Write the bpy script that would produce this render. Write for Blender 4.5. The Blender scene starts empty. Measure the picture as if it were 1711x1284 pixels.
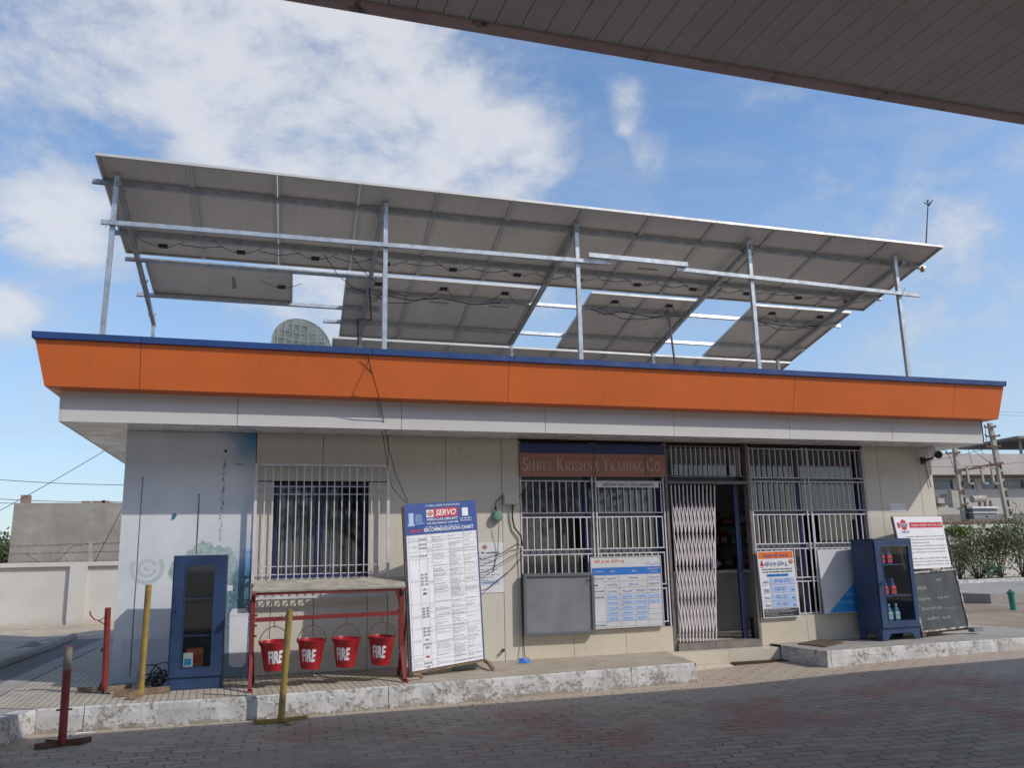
import bpy, math, random
from mathutils import Vector, Matrix, noise
random.seed(11)
S = bpy.context.scene
COL = S.collection
R = math.radians
# ------------------------------------------------------------------ camera
CP = Vector((1.1677, -10.3236, 1.1652)); YAW, PIT, ROL, FOC = .3124, .2037, -.0235, 1440.8
cf = Vector((math.sin(YAW)*math.cos(PIT), math.cos(YAW)*math.cos(PIT), math.sin(PIT)))
cr = Vector((math.cos(YAW), -math.sin(YAW), 0)); cu = cr.cross(cf)
cr, cu = cr*math.cos(ROL)+cu*math.sin(ROL), cu*math.cos(ROL)-cr*math.sin(ROL)
cam = bpy.data.cameras.new('camera'); cam.sensor_width = 36; cam.lens = 36*FOC/1711
cam.clip_start = .05; cam.clip_end = 3000
co = bpy.data.objects.new('camera', cam); COL.objects.link(co)
M = Matrix.Identity(4)
for i in range(3):
    M[i][0], M[i][1], M[i][2], M[i][3] = cr[i], cu[i], -cf[i], CP[i]
co.matrix_world = M; S.camera = co
def ray(px, py): return cf+cr*((px-855.5)/FOC)-cu*((py-642)/FOC)
def at(px, py, ax, val):            # the point of the plane x/y/z = val that the survey photo shows at a pixel
    d = ray(px, py); return CP+d*((val-CP[ax])/d[ax])
# ------------------------------------------------------------------ light
SUND = Vector((1.2, -1.0, 1.3)).normalized()
EL = math.asin(SUND.z); AZ = math.atan2(SUND.x, SUND.y)
sl = bpy.data.lights.new('sun', 'SUN'); sl.energy = 3.1; sl.angle = R(.53); sl.color = (1, .95, .87)
so = bpy.data.objects.new('sun', sl); COL.objects.link(so); so.location = (5, -20, 30)
so.rotation_euler = SUND.to_track_quat('Z', 'Y').to_euler()
wd = bpy.data.worlds.new('World'); S.world = wd; wd.use_nodes = True
nt = wd.node_tree; nt.nodes.clear()
def WN(t, **k):
    n = nt.nodes.new(t)
    for a, b in k.items(): setattr(n, a, b)
    return n
def wl(a, b): nt.links.new(a, b)
out = WN('ShaderNodeOutputWorld'); bg = WN('ShaderNodeBackground'); wl(bg.outputs[0], out.inputs[0])
SKY = .13
bg.inputs[1].default_value = SKY
sky = WN('ShaderNodeTexSky', sky_type='NISHITA', sun_disc=False, sun_elevation=EL, sun_rotation=AZ, altitude=50, air_density=1.0, dust_density=.9, ozone_density=1.6)
tc = WN('ShaderNodeTexCoord')
def math_(op, a, b=None, c=None, clamp=False, tree=None):
    n = (tree or nt).nodes.new('ShaderNodeMath'); n.operation = op; n.use_clamp = clamp
    for i, v in enumerate((a, b, c)):
        if v is None: continue
        if isinstance(v, (int, float)): n.inputs[i].default_value = v
        else: (tree or nt).links.new(v, n.inputs[i])
    return n.outputs[0]
def rng(t, v, a, b, c=0., d=1., smooth=True):
    n = t.nodes.new('ShaderNodeMapRange'); n.interpolation_type = 'SMOOTHSTEP' if smooth else 'LINEAR'
    t.links.new(v, n.inputs[0])
    for i, x in zip((1, 2, 3, 4), (a, b, c, d)): n.inputs[i].default_value = x
    return n.outputs[0]
sep = WN('ShaderNodeSeparateXYZ'); wl(tc.outputs['Generated'], sep.inputs[0])
mp = WN('ShaderNodeMapping'); wl(tc.outputs['Generated'], mp.inputs[0]); mp.inputs['Scale'].default_value = (1, 1, 1.7)
n1 = WN('ShaderNodeTexNoise'); wl(mp.outputs[0], n1.inputs[0]); n1.inputs['Scale'].default_value = 4.6; n1.inputs['Detail'].default_value = 9; n1.inputs['Roughness'].default_value = .64; n1.inputs['Distortion'].default_value = .25
n2 = WN('ShaderNodeTexNoise'); wl(mp.outputs[0], n2.inputs[0]); n2.inputs['Scale'].default_value = 16; n2.inputs['Detail'].default_value = 8; n2.inputs['Roughness'].default_value = .62
tot = None
# (pixel of the cloud bank, angular half width, strength)
for px, py, wdt, amp in [(350,120,.12,.24),(520,60,.13,.24),(560,230,.12,.24),(700,100,.10,.13),(420,240,.09,.2),(690,285,.05,.2),(870,270,.07,.44),(745,215,.035,.2),(650,300,.06,.22),(1045,165,.024,.33),(1078,265,.028,.33),(1045,215,.014,.2),
                         (90,370,.06,.3),(10,520,.035,.24),(170,450,.05,.12),(60,620,.09,.22),(20,110,.04,.14),(150,30,.04,.08),(1340,340,.11,.16),(1430,290,.07,.14),(1620,410,.05,.15),(1640,590,.12,.12),(930,560,.1,.26),(560,490,.1,.2),(1400,530,.1,.1),(1300,-400,.3,.25),(200,-500,.35,.3),(-600,300,.3,.3),(2500,300,.3,.3)]:
    d = ray(px, py).normalized()
    dp = WN('ShaderNodeVectorMath', operation='DISTANCE'); wl(tc.outputs['Generated'], dp.inputs[0]); dp.inputs[1].default_value = d
    q = math_('MULTIPLY', math_('POWER', math_('DIVIDE', dp.outputs['Value'], wdt*.98), 2), -1)
    g = math_('MULTIPLY', math_('EXPONENT', q), amp)
    tot = g if tot is None else math_('ADD', tot, g)
dens = math_('ADD', math_('ADD', math_('MULTIPLY', math_('SUBTRACT', n1.outputs[0], .5), 1.15), math_('MULTIPLY', math_('SUBTRACT', n2.outputs[0], .5), .38)), math_('MINIMUM', tot, .5))
cl = WN('ShaderNodeMapRange', interpolation_type='SMOOTHSTEP'); wl(dens, cl.inputs[0])
cl.inputs[1].default_value = .12; cl.inputs[2].default_value = .55; cl.inputs[3].default_value = 0.0; cl.inputs[4].default_value = .88
# high thin veil streaks
mv = WN('ShaderNodeMapping'); wl(tc.outputs['Generated'], mv.inputs[0]); mv.inputs['Scale'].default_value = (1.2, 3.2, 5.0); mv.inputs['Rotation'].default_value = (.2, .5, .4)
nv = WN('ShaderNodeTexNoise'); wl(mv.outputs[0], nv.inputs[0]); nv.inputs['Scale'].default_value = 3.2; nv.inputs['Detail'].default_value = 8; nv.inputs['Roughness'].default_value = .6; nv.inputs['Distortion'].default_value = .6
ve = WN('ShaderNodeMapRange', interpolation_type='SMOOTHSTEP'); wl(nv.outputs[0], ve.inputs[0])
ve.inputs[1].default_value = .40; ve.inputs[2].default_value = .85; ve.inputs[4].default_value = .42
hz = WN('ShaderNodeMapRange', interpolation_type='SMOOTHSTEP'); wl(sep.outputs[2], hz.inputs[0])
hz.inputs[1].default_value = .5; hz.inputs[2].default_value = -.02; hz.inputs[4].default_value = .55
mask = math_('MAXIMUM', cl.outputs[0], math_('MAXIMUM', ve.outputs[0], 0))
mxh = WN('ShaderNodeMix', data_type='RGBA'); wl(hz.outputs[0], mxh.inputs[0])
HS = WN('ShaderNodeHueSaturation'); wl(sky.outputs[0], HS.inputs['Color']); HS.inputs['Saturation'].default_value = 1.12; HS.inputs['Value'].default_value = 1.6
wl(HS.outputs[0], mxh.inputs[6]); mxh.inputs[7].default_value = (.40/SKY, .52/SKY, .72/SKY, 1)
ccol = WN('ShaderNodeMix', data_type='RGBA'); wl(rng(nt, dens, .15, .62), ccol.inputs[0])
ccol.inputs[6].default_value = (.56/SKY, .61/SKY, .70/SKY, 1); ccol.inputs[7].default_value = (.80/SKY, .82/SKY, .87/SKY, 1)
mx = WN('ShaderNodeMix', data_type='RGBA'); wl(mask, mx.inputs[0]); wl(mxh.outputs[2], mx.inputs[6]); wl(ccol.outputs[2], mx.inputs[7])
wl(mx.outputs[2], bg.inputs[0])
S.view_settings.view_transform = 'Standard'; S.view_settings.look = 'None'; S.view_settings.exposure = -.1; S.view_settings.gamma = 1
S.view_settings.use_curve_mapping = False
# ------------------------------------------------------------------ materials
def newmat(name):
    m = bpy.data.materials.new(name); m.use_nodes = True
    return m, m.node_tree, m.node_tree.nodes['Principled BSDF']
def c4(c): return (c[0], c[1], c[2], 1)
def mix(t, f, a, b):
    n = t.nodes.new('ShaderNodeMix'); n.data_type = 'RGBA'
    for k, v in ((0, f), (6, a), (7, b)):
        if isinstance(v, (int, float)): n.inputs[k].default_value = v
        elif isinstance(v, tuple): n.inputs[k].default_value = c4(v)
        else: t.links.new(v, n.inputs[k])
    return n.outputs[2]
def pos(t, obj=False):
    if obj:
        return t.nodes.new('ShaderNodeTexCoord').outputs['Object']
    return t.nodes.new('ShaderNodeNewGeometry').outputs['Position']
def nz(t, p, sc, det=6, rough=.6, scale3=None, w=0):
    if scale3:
        mp = t.nodes.new('ShaderNodeMapping'); t.links.new(p, mp.inputs[0]); mp.inputs['Scale'].default_value = scale3; p = mp.outputs[0]
    n = t.nodes.new('ShaderNodeTexNoise'); t.links.new(p, n.inputs[0]); n.inputs['Scale'].default_value = sc; n.inputs['Detail'].default_value = det; n.inputs['Roughness'].default_value = rough; n.inputs['Distortion'].default_value = w
    return n.outputs[0]
def bump(t, bs, h, st=.3, dist=.01):
    b = t.nodes.new('ShaderNodeBump'); t.links.new(h, b.inputs['Height']); b.inputs['Strength'].default_value = st; b.inputs['Distance'].default_value = dist
    t.links.new(b.outputs[0], bs.inputs['Normal'])
def pbr(name, col, rough=.55, metal=0., var=.12, sc=2.5, dirt=None, bmp=0., bsc=60, drip=None, spec=.5):
    """colour with large and fine tone variation, optional dirt/rust patches (colour, lo, hi, scale)"""
    m, t, b = newmat(name); p = pos(t)
    a = tuple(x*(1-var) for x in col); c = tuple(min(1, x*(1+var)) for x in col)
    k = mix(t, rng(t, nz(t, p, sc, 8, .65), .3, .7), a, c)
    if dirt:
        dc, lo, hi, ds = dirt
        k = mix(t, rng(t, nz(t, p, ds, 9, .7, w=.4), lo, hi), k, dc)
    if drip:
        dc, lo, hi, amt = drip
        k = mix(t, rng(t, nz(t, p, 9, 6, .6, scale3=(1.6, 1.6, .12)), lo, hi, 0, amt), k, dc)
    t.links.new(k, b.inputs['Base Color'])
    rr = rng(t, nz(t, p, sc*2.3, 6), .25, .75, max(.02, rough-.1), min(1, rough+.1)); t.links.new(rr, b.inputs['Roughness'])
    b.inputs['Metallic'].default_value = metal; b.inputs['Specular IOR Level'].default_value = spec
    if bmp: bump(t, b, nz(t, p, bsc, 8, .6), bmp, .01)
    return m
def flat(name, col, rough=.6, metal=0.):
    return pbr(name, col, rough, metal, var=.05, sc=9)
MT = {}
MT['cream'] = pbr('cream_panel', (.61, .57, .50), .38, var=.035, sc=.8, dirt=((.44, .38, .30), .60, .82, 2.2), drip=((.38, .33, .27), .56, .78, .45))
MT['cream_tile'] = pbr('cream_tile', (.60, .53, .43), .3, var=.05, sc=2, dirt=((.36, .28, .2), .68, .85, 5), drip=((.36, .3, .24), .6, .8, .3))
MT['white_panel'] = pbr('white_panel', (.62, .60, .58), .35, var=.03, sc=.8, drip=((.5, .48, .45), .62, .8, .3))
MT['soffit'] = pbr('soffit_panel', (.80, .78, .75), .28, var=.05, sc=1.5)
MT['orange'] = pbr('orange_panel', (.74, .17, .04), .36, var=.06, sc=.9, dirt=((.66, .12, .03), .66, .8, 2.2), drip=((.36, .13, .06), .58, .8, .5), bmp=.03, bsc=3)
MT['blue_trim'] = pbr('blue_trim', (.026, .065, .20), .35, var=.12, sc=2, drip=((.16, .16, .22), .62, .85, .35))
MT['seam'] = flat('dark_joint', (.03, .025, .02), .9)
MT['bluepaint'] = pbr('blue_paint', (.021, .048, .120), .42, var=.22, sc=3, dirt=((.09, .10, .15), .66, .85, 7), bmp=.05)
MT['bluealu'] = pbr('blue_aluminium', (.02, .03, .11), .4, var=.15)
MT['steel'] = pbr('painted_steel', (.64, .61, .65), .45, var=.12, sc=6, dirt=((.16, .09, .05), .7, .8, 14))
MT['gatepaint'] = pbr('gate_paint', (.66, .59, .61), .45, var=.12, sc=6, dirt=((.2, .09, .05), .66, .78, 9))
MT['galv'] = pbr('galvanised_steel', (.42, .44, .46), .42, .55, var=.2, sc=9, dirt=((.22, .17, .12), .74, .85, 12))
MT['galvdull'] = pbr('galvanised_beam', (.33, .34, .35), .5, .45, var=.2, sc=9)
MT['alu'] = pbr('aluminium', (.50, .48, .45), .5, .15, var=.05)
MT['black'] = flat('black_plastic', (.02, .02, .02), .5)
MT['cable'] = flat('cable_black', (.018, .018, .02), .6)
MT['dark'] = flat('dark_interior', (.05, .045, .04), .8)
MT['brownpost'] = pbr('worn_post', (.19, .165, .15), .6, var=.2, sc=8, dirt=((.12, .06, .03), .62, .75, 10))
MT['redpaint'] = pbr('red_paint', (.21, .024, .025), .45, var=.2, sc=5, dirt=((.32, .15, .12), .6, .75, 8), bmp=.1)
MT['bucket'] = pbr('bucket_red', (.36, .012, .02), .32, var=.15, sc=7, dirt=((.2, .05, .04), .68, .8, 16))
MT['rust'] = pbr('rusty_iron', (.12, .065, .04), .8, var=.35, sc=15, bmp=.3)
MT['yellow'] = pbr('yellow_paint', (.30, .205, .045), .5, var=.2, sc=8, dirt=((.2, .14, .08), .50, .66, 10), bmp=.1)
MT['woodgrey'] = pbr('weathered_board', (.36, .33, .27), .8, var=.25, sc=8, bmp=.2)
MT['woodold'] = pbr('old_wood', (.22, .15, .10), .8, var=.3, sc=10, bmp=.2)
MT['white'] = flat('white_print', (.74, .74, .78), .45)
MT['paperwhite'] = flat('scrap_white', (.75, .75, .76), .5)
MT['offwhite'] = pbr('offwhite_flex', (.60, .60, .62), .4, var=.08, sc=3, dirt=((.42, .40, .38), .6, .8, 4))
MT['printblue'] = flat('print_blue', (.018, .065, .27), .42)
MT['printred'] = flat('print_red', (.52, .03, .04), .42)
MT['printorange'] = flat('print_orange', (.75, .17, .03), .42)
MT['printblack'] = flat('print_black', (.03, .03, .035), .5)
MT['printgrey'] = flat('print_grey', (.28, .28, .30), .5)
MT['cyan'] = flat('print_cyan', (.02, .28, .65), .42)
MT['paleblue'] = pbr('pale_blue_board', (.42, .54, .78), .35, var=.06, sc=3)
MT['inkblue'] = flat('marker_ink', (.20, .28, .55), .5)
MT['midblue'] = flat('print_midblue', (.03, .17, .55), .4)
MT['greymetal'] = pbr('grey_board_metal', (.20, .20, .215), .45, var=.12, sc=2.5, dirt=((.15, .13, .11), .58, .8, 3), drip=((.26, .26, .27), .5, .8, .5))
MT['greyframe'] = pbr('grey_frame', (.12, .135, .15), .45, var=.1)
MT['green'] = pbr('green_enamel', (.16, .30, .25), .4, var=.1)
MT['pvcgreen'] = pbr('green_pvc', (.02, .20, .15), .4, var=.15)
MT['slate'] = pbr('blackboard_slate', (.055, .065, .07), .7, var=.25, sc=3, dirt=((.11, .12, .12), .55, .8, 3))
MT['chalk'] = flat('chalk', (.3, .31, .3), .9)
MT['rubber'] = pbr('coir_mat', (.10, .065, .045), .9, var=.3, sc=40, bmp=.5, bsc=200)
MT['skyblueplastic'] = flat('bottle_teal', (.05, .16, .30), .3)
MT['bottleblue'] = flat('bottle_blue', (.02, .05, .2), .3)
MT['paleteal'] = flat('label_teal', (.30, .50, .52), .4)
MT['concrete'] = pbr('concrete', (.30, .275, .245), .85, var=.15, sc=2, dirt=((.2, .18, .16), .55, .75, 3), bmp=.25, bsc=40)
MT['poleconc'] = pbr('pole_concrete', (.36, .32, .27), .85, var=.15, sc=3)
MT['canopyunder'] = pbr('canopy_sheet', (.46, .46, .45), .5, var=.04, sc=1.2)
MT['canopyedge'] = pbr('canopy_edge', (.42, .33, .34), .6, var=.1, sc=3, dirt=((.10, .07, .06), .56, .66, 3.5))
MT['bark'] = pbr('bark', (.10, .075, .05), .9, var=.3, sc=12, bmp=.4)
MT['bldg'] = pbr('pale_plaster', (.44, .40, .36), .8, var=.07, sc=.8, drip=((.32, .28, .24), .6, .8, .4))
MT['bldgdark'] = pbr('plaster_band', (.20, .17, .15), .8, var=.1)
MT['brick'] = pbr('brick_red', (.24, .15, .11), .9, var=.25, sc=6)
MT['winpane'] = pbr('tinted_pane', (.10, .14, .18), .12, var=.4, sc=1.3)
MT['curtain'] = pbr('grey_curtain', (.22, .22, .21), .8, var=.12, sc=4)
MT['roomwall'] = pbr('room_wall', (.42, .42, .40), .8, var=.05)
MT['oldtin'] = pbr('olive_tin', (.19, .21, .20), .5, var=.15, sc=6)
def glassmat(name, tint=(.45, .5, .52), refl=.16):
    m, t, b = newmat(name); o = t.nodes['Material Output']
    tr = t.nodes.new('ShaderNodeBsdfTransparent'); tr.inputs[0].default_value = c4(tint)
    gl = t.nodes.new('ShaderNodeBsdfGlossy'); gl.inputs['Roughness'].default_value = .03; gl.inputs[0].default_value = (.8, .85, .9, 1)
    lw = t.nodes.new('ShaderNodeLayerWeight'); lw.inputs[0].default_value = .5
    f = math_('ADD', math_('MULTIPLY', math_('POWER', lw.outputs['Facing'], 5, tree=t), .9, tree=t), refl, clamp=True, tree=t)
    mxs = t.nodes.new('ShaderNodeMixShader'); t.links.new(f, mxs.inputs[0]); t.links.new(tr.outputs[0], mxs.inputs[1]); t.links.new(gl.outputs[0], mxs.inputs[2])
    t.links.new(mxs.outputs[0], o.inputs[0])
    return m
MT['glass'] = glassmat('window_glass', tint=(.72, .76, .78), refl=.09)
MT['dustyglass'] = glassmat('dusty_glass', (.74, .80, .77), .085)
MT['cabglass'] = glassmat('cabinet_glass', (.93, .96, .95), .045)
def mk_kerb():
    m, t, b = newmat('peeling_whitewash'); p = pos(t)
    f1 = nz(t, p, 4.5, 10, .72, w=.3); f2 = nz(t, p, 26, 8, .7)
    f = math_('ADD', math_('MULTIPLY', f1, .55, tree=t), math_('MULTIPLY', f2, .45, tree=t), tree=t)
    con = mix(t, rng(t, nz(t, p, 8, 6), .3, .7), (.24, .21, .17), (.36, .32, .27))
    wh = mix(t, rng(t, nz(t, p, 3, 6), .3, .7), (.47, .46, .45), (.61, .60, .60))
    s = t.nodes.new('ShaderNodeSeparateXYZ'); t.links.new(p, s.inputs[0])
    low = rng(t, s.outputs[2], -.15, -.23, 0, .10)
    mk = rng(t, math_('SUBTRACT', f, low, tree=t), .415, .50)
    jt = math_('LESS_THAN', math_('FRACT', math_('DIVIDE', math_('ADD', s.outputs[0], math_('MULTIPLY', f1, .05, tree=t), tree=t), 2.7, tree=t), tree=t), .003, tree=t)
    kc = mix(t, jt, mix(t, mk, con, wh), (.08, .065, .05))
    kc = mix(t, rng(t, nz(t, p, 3, 8, .7, scale3=(2, 2, .25)), .52, .72, 0, .6), kc, (.33, .28, .22))
    t.links.new(kc, b.inputs['Base Color']); b.inputs['Roughness'].default_value = .85
    bump(t, b, math_('ADD', mk, f2, tree=t), .6, .008); return m
MT['kerb'] = mk_kerb()
def mk_ribtile():
    m, t, b = newmat('ribbed_tile'); p = pos(t)
    s = t.nodes.new('ShaderNodeSeparateXYZ'); t.links.new(p, s.inputs[0])
    fx = math_('FRACT', math_('DIVIDE', math_('ADD', s.outputs[0], math_('MULTIPLY', s.outputs[1], .02, tree=t), tree=t), .062, tree=t), tree=t)
    g = math_('LESS_THAN', fx, .16, tree=t)
    c = mix(t, rng(t, nz(t, p, 3, 8), .3, .7), (.34, .29, .225), (.45, .39, .31))
    c = mix(t, rng(t, nz(t, p, 1.6, 9, .7), .56, .8), c, (.28, .23, .17))
    c = mix(t, math_('MULTIPLY', g, .75, tree=t), c, (.12, .095, .07))
    t.links.new(c, b.inputs['Base Color']); b.inputs['Roughness'].default_value = .75
    bump(t, b, math_('SUBTRACT', 1, g, tree=t), .5, .004); return m
MT['ribtile'] = mk_ribtile()
def mk_paver():
    m, t, b = newmat('interlocking_pavers'); p = pos(t)
    mp = t.nodes.new('ShaderNodeMapping'); t.links.new(p, mp.inputs[0]); mp.inputs['Rotation'].default_value = (0, 0, R(4))
    s = t.nodes.new('ShaderNodeSeparateXYZ'); t.links.new(mp.outputs[0], s.inputs[0])
    wob = nz(t, p, .9, 3)
    def tri(v, per, amp):
        return math_('MULTIPLY', math_('SUBTRACT', math_('PINGPONG', v, per, tree=t), per/2, tree=t), amp, tree=t)
    X = math_('ADD', math_('ADD', s.outputs[0], tri(s.outputs[1], .0625, .35), tree=t), math_('MULTIPLY', wob, .12, tree=t), tree=t)
    Y = math_('ADD', math_('ADD', s.outputs[1], tri(s.outputs[0], .0625, .30), tree=t), math_('MULTIPLY', wob, .10, tree=t), tree=t)
    cb = t.nodes.new('ShaderNodeCombineXYZ'); t.links.new(X, cb.inputs[0]); t.links.new(Y, cb.inputs[1])
    br = t.nodes.new('ShaderNodeTexBrick'); t.links.new(cb.outputs[0], br.inputs[0]); br.offset = .5
    br.inputs['Scale'].default_value = 1; br.inputs['Brick Width'].default_value = .26; br.inputs['Row Height'].default_value = .13
    br.inputs['Mortar Size'].default_value = .007; br.inputs['Mortar Smooth'].default_value = .3; br.inputs['Bias'].default_value = 0
    br.inputs['Color1'].default_value = (.0, .0, .0, 1); br.inputs['Color2'].default_value = (1, 1, 1, 1); br.inputs['Mortar'].default_value = (.5, .5, .5, 1)
    bw = t.nodes.new('ShaderNodeRGBToBW'); t.links.new(br.outputs[0], bw.inputs[0])
    grey = mix(t, bw.outputs[0], (.34, .262, .178), (.44, .348, .245))
    red = mix(t, bw.outputs[0], (.33, .185, .13), (.41, .24, .17))
    big = nz(t, p, .55, 3, .5, scale3=(1.2, .9, 1))
    rm = rng(t, math_('ADD', big, math_('MULTIPLY', bw.outputs[0], .10, tree=t), tree=t), .57, .63)
    c = mix(t, rm, grey, red)
    c = mix(t, rng(t, nz(t, p, 2.2, 9, .7), .45, .75, 0, .6), c, (.25, .215, .175))
    dust = rng(t, math_('ADD', s.outputs[1], math_('MULTIPLY', nz(t, p, 2, 6), .8, tree=t), tree=t), -1.9, -1.2, 0, .75)
    c = mix(t, dust, c, (.42, .355, .28))
    c = mix(t, rng(t, nz(t, p, .7, 9, .75, w=.8), .60, .72, 0, .5), c, (.10, .085, .07))
    c = mix(t, rng(t, nz(t, p, 60, 3, .6), .72, .78, 0, .6), c, (.42, .38, .32))
    jn = math_('MULTIPLY', br.outputs['Fac'], rng(t, nz(t, p, 1.4, 5), .38, .62, .25, .9), tree=t)
    c = mix(t, jn, c, (.045, .04, .033))
    t.links.new(c, b.inputs['Base Color']); t.links.new(rng(t, nz(t, p, 5, 5), .3, .7, .6, .9), b.inputs['Roughness'])
    h = math_('SUBTRACT', math_('MULTIPLY', nz(t, p, 30, 6), .25, tree=t), br.outputs['Fac'], tree=t)
    h = math_('ADD', h, math_('MULTIPLY', bw.outputs[0], .25, tree=t), tree=t)
    bump(t, b, h, .7, .009); return m
MT['paver'] = mk_paver()
def mk_soil():
    m, t, b = newmat('sandy_ground'); p = pos(t)
    c = mix(t, rng(t, nz(t, p, .8, 8, .65), .35, .65), (.21, .16, .115), (.33, .265, .195))
    c = mix(t, rng(t, nz(t, p, 14, 8, .75), .55, .7), c, (.17, .13, .095))
    c = mix(t, rng(t, nz(t, p, 45, 4, .7), .64, .72), c, (.48, .42, .35))
    t.links.new(c, b.inputs['Base Color']); b.inputs['Roughness'].default_value = .95
    bump(t, b, nz(t, p, 18, 9, .75), .8, .03); return m
MT['soil'] = mk_soil()
MT['sand'] = pbr('dusty_sand', (.42, .34, .25), .95, var=.2, sc=1.2, dirt=((.27, .21, .15), .52, .7, 2.6), bmp=.8, bsc=16)
def mk_white_wall(name, col, crack=(.24, .2, .16), amt=.66):
    m, t, b = newmat(name); p = pos(t)
    c = mix(t, rng(t, nz(t, p, 1.3, 8), .3, .7), tuple(x*.88 for x in col), col)
    c = mix(t, rng(t, nz(t, p, 2.3, 10, .75, w=.6), amt, amt+.03), c, crack)
    s = t.nodes.new('ShaderNodeSeparateXYZ'); t.links.new(p, s.inputs[0])
    c = mix(t, rng(t, math_('ADD', s.outputs[2], math_('MULTIPLY', nz(t, p, 5, 8), .3, tree=t), tree=t), .35, .1, 0, .55), c, (.42, .34, .25))
    t.links.new(c, b.inputs['Base Color']); b.inputs['Roughness'].default_value = .85
    bump(t, b, nz(t, p, 40, 6), .25, .006); return m
MT['whitewash'] = mk_white_wall('whitewashed_wall', (.60, .565, .51))
MT['cementwall'] = pbr('cement_render', (.275, .25, .21), .9, var=.14, sc=1.6, dirt=((.37, .345, .30), .45, .75, 1.2), bmp=.3, bsc=25)
def mk_poster():
    m, t, b = newmat('faded_sea_print'); p = pos(t)
    s = t.nodes.new('ShaderNodeSeparateXYZ'); t.links.new(p, s.inputs[0]); x, z = s.outputs[0], s.outputs[2]
    base = mix(t, rng(t, nz(t, p, 1.2, 5), .3, .7), (.58, .62, .67), (.72, .74, .77))
    n = nz(t, p, 3, 9, .7); nf = nz(t, p, 34, 6, .75, scale3=(1, 1, 1.8))
    sea = mix(t, rng(t, nf, .50, .68), (.035, .14, .20), (.42, .56, .62))
    # sea at the lower right, mist at the left
    f = math_('ADD', math_('MULTIPLY', math_('SUBTRACT', x, .90, tree=t), 2.2, tree=t), math_('MULTIPLY', math_('SUBTRACT', n, .5, tree=t), 1.5, tree=t), tree=t)
    f = math_('ADD', f, math_('MULTIPLY', math_('SUBTRACT', 1.0, z, tree=t), .55, tree=t), tree=t)
    seam = math_('MULTIPLY', rng(t, f, 0, .9, 0, .95), rng(t, math_('ADD', z, math_('MULTIPLY', n, .25, tree=t), tree=t), 1.42, 1.25), tree=t)
    c = mix(t, seam, base, sea)
    blu = math_('MULTIPLY', rng(t, x, 1.12, 1.36), rng(t, math_('ABSOLUTE', math_('SUBTRACT', z, 1.32, tree=t), tree=t), .32, .02), tree=t)
    c = mix(t, math_('MULTIPLY', blu, rng(t, n, .35, .6), tree=t), c, (.05, .26, .60))
    top = math_('MULTIPLY', rng(t, math_('ADD', x, math_('MULTIPLY', n, .5, tree=t), tree=t), 1.15, 1.62), rng(t, z, 2.15, 2.65), tree=t)
    c = mix(t, top, c, (.06, .24, .46))
    sp = math_('MULTIPLY', rng(t, nf, .58, .66), rng(t, z, .55, .2, 0, .6), tree=t)
    c = mix(t, sp, c, (.66, .70, .74))
    low = rng(t, math_('ADD', z, math_('MULTIPLY', n, .3, tree=t), tree=t), .85, .2, 0, .55)
    c = mix(t, low, c, (.30, .37, .44))
    t.links.new(c, b.inputs['Base Color']); b.inputs['Roughness'].default_value = .35; return m
MT['poster'] = mk_poster()
def mk_panelback():
    m, t, b = newmat('solar_backsheet'); p = pos(t, True)
    br = t.nodes.new('ShaderNodeTexBrick'); t.links.new(p, br.inputs[0]); br.offset = 0; br.offset_frequency = 2
    br.inputs['Scale'].default_value = 1; br.inputs['Brick Width'].default_value = .161; br.inputs['Row Height'].default_value = .173
    br.inputs['Mortar Size'].default_value = .0022; br.inputs['Mortar Smooth'].default_value = .1
    br.inputs['Color1'].default_value = (.60, .55, .49, 1); br.inputs['Color2'].default_value = (.61, .56, .50, 1); br.inputs['Mortar'].default_value = (.76, .72, .66, 1)
    c = mix(t, rng(t, nz(t, pos(t), 2, 6), .3, .7, 0, .35), br.outputs[0], (.44, .41, .38))
    t.links.new(c, b.inputs['Base Color']); b.inputs['Roughness'].default_value = .45; return m
MT['backsheet'] = mk_panelback()
MT['banner'] = pbr('faded_red_banner', (.42, .19, .15), .5, var=.08, sc=2)
MT['bannertext'] = pbr('faded_lettering', (.62, .52, .48), .5, var=.08)
MT['bannerblue'] = pbr('banner_blue', (.03, .045, .17), .45, var=.1)
MT['bannerline'] = flat('banner_line', (.40, .42, .48), .5)
def mk_leaf(name, a, c2):
    m, t, b = newmat(name); p = pos(t)
    c = mix(t, rng(t, nz(t, p, 3.5, 6, .7), .3, .7), a, c2)
    t.links.new(c, b.inputs['Base Color']); b.inputs['Roughness'].default_value = .6
    b.inputs['Transmission Weight'].default_value = 0; b.inputs['Subsurface Weight'].default_value = 0
    return m
MT['leafdry'] = mk_leaf('dusty_leaves', (.13, .10, .04), (.10, .135, .04))
MT['leafgreen'] = mk_leaf('fresh_leaves', (.07, .12, .02), (.13, .19, .03))
MT['leafmilk'] = mk_leaf('milkweed_leaves', (.13, .22, .12), (.22, .33, .20))
MT['leaffar'] = mk_leaf('far_leaves', (.045, .065, .025), (.08, .10, .04))
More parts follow.
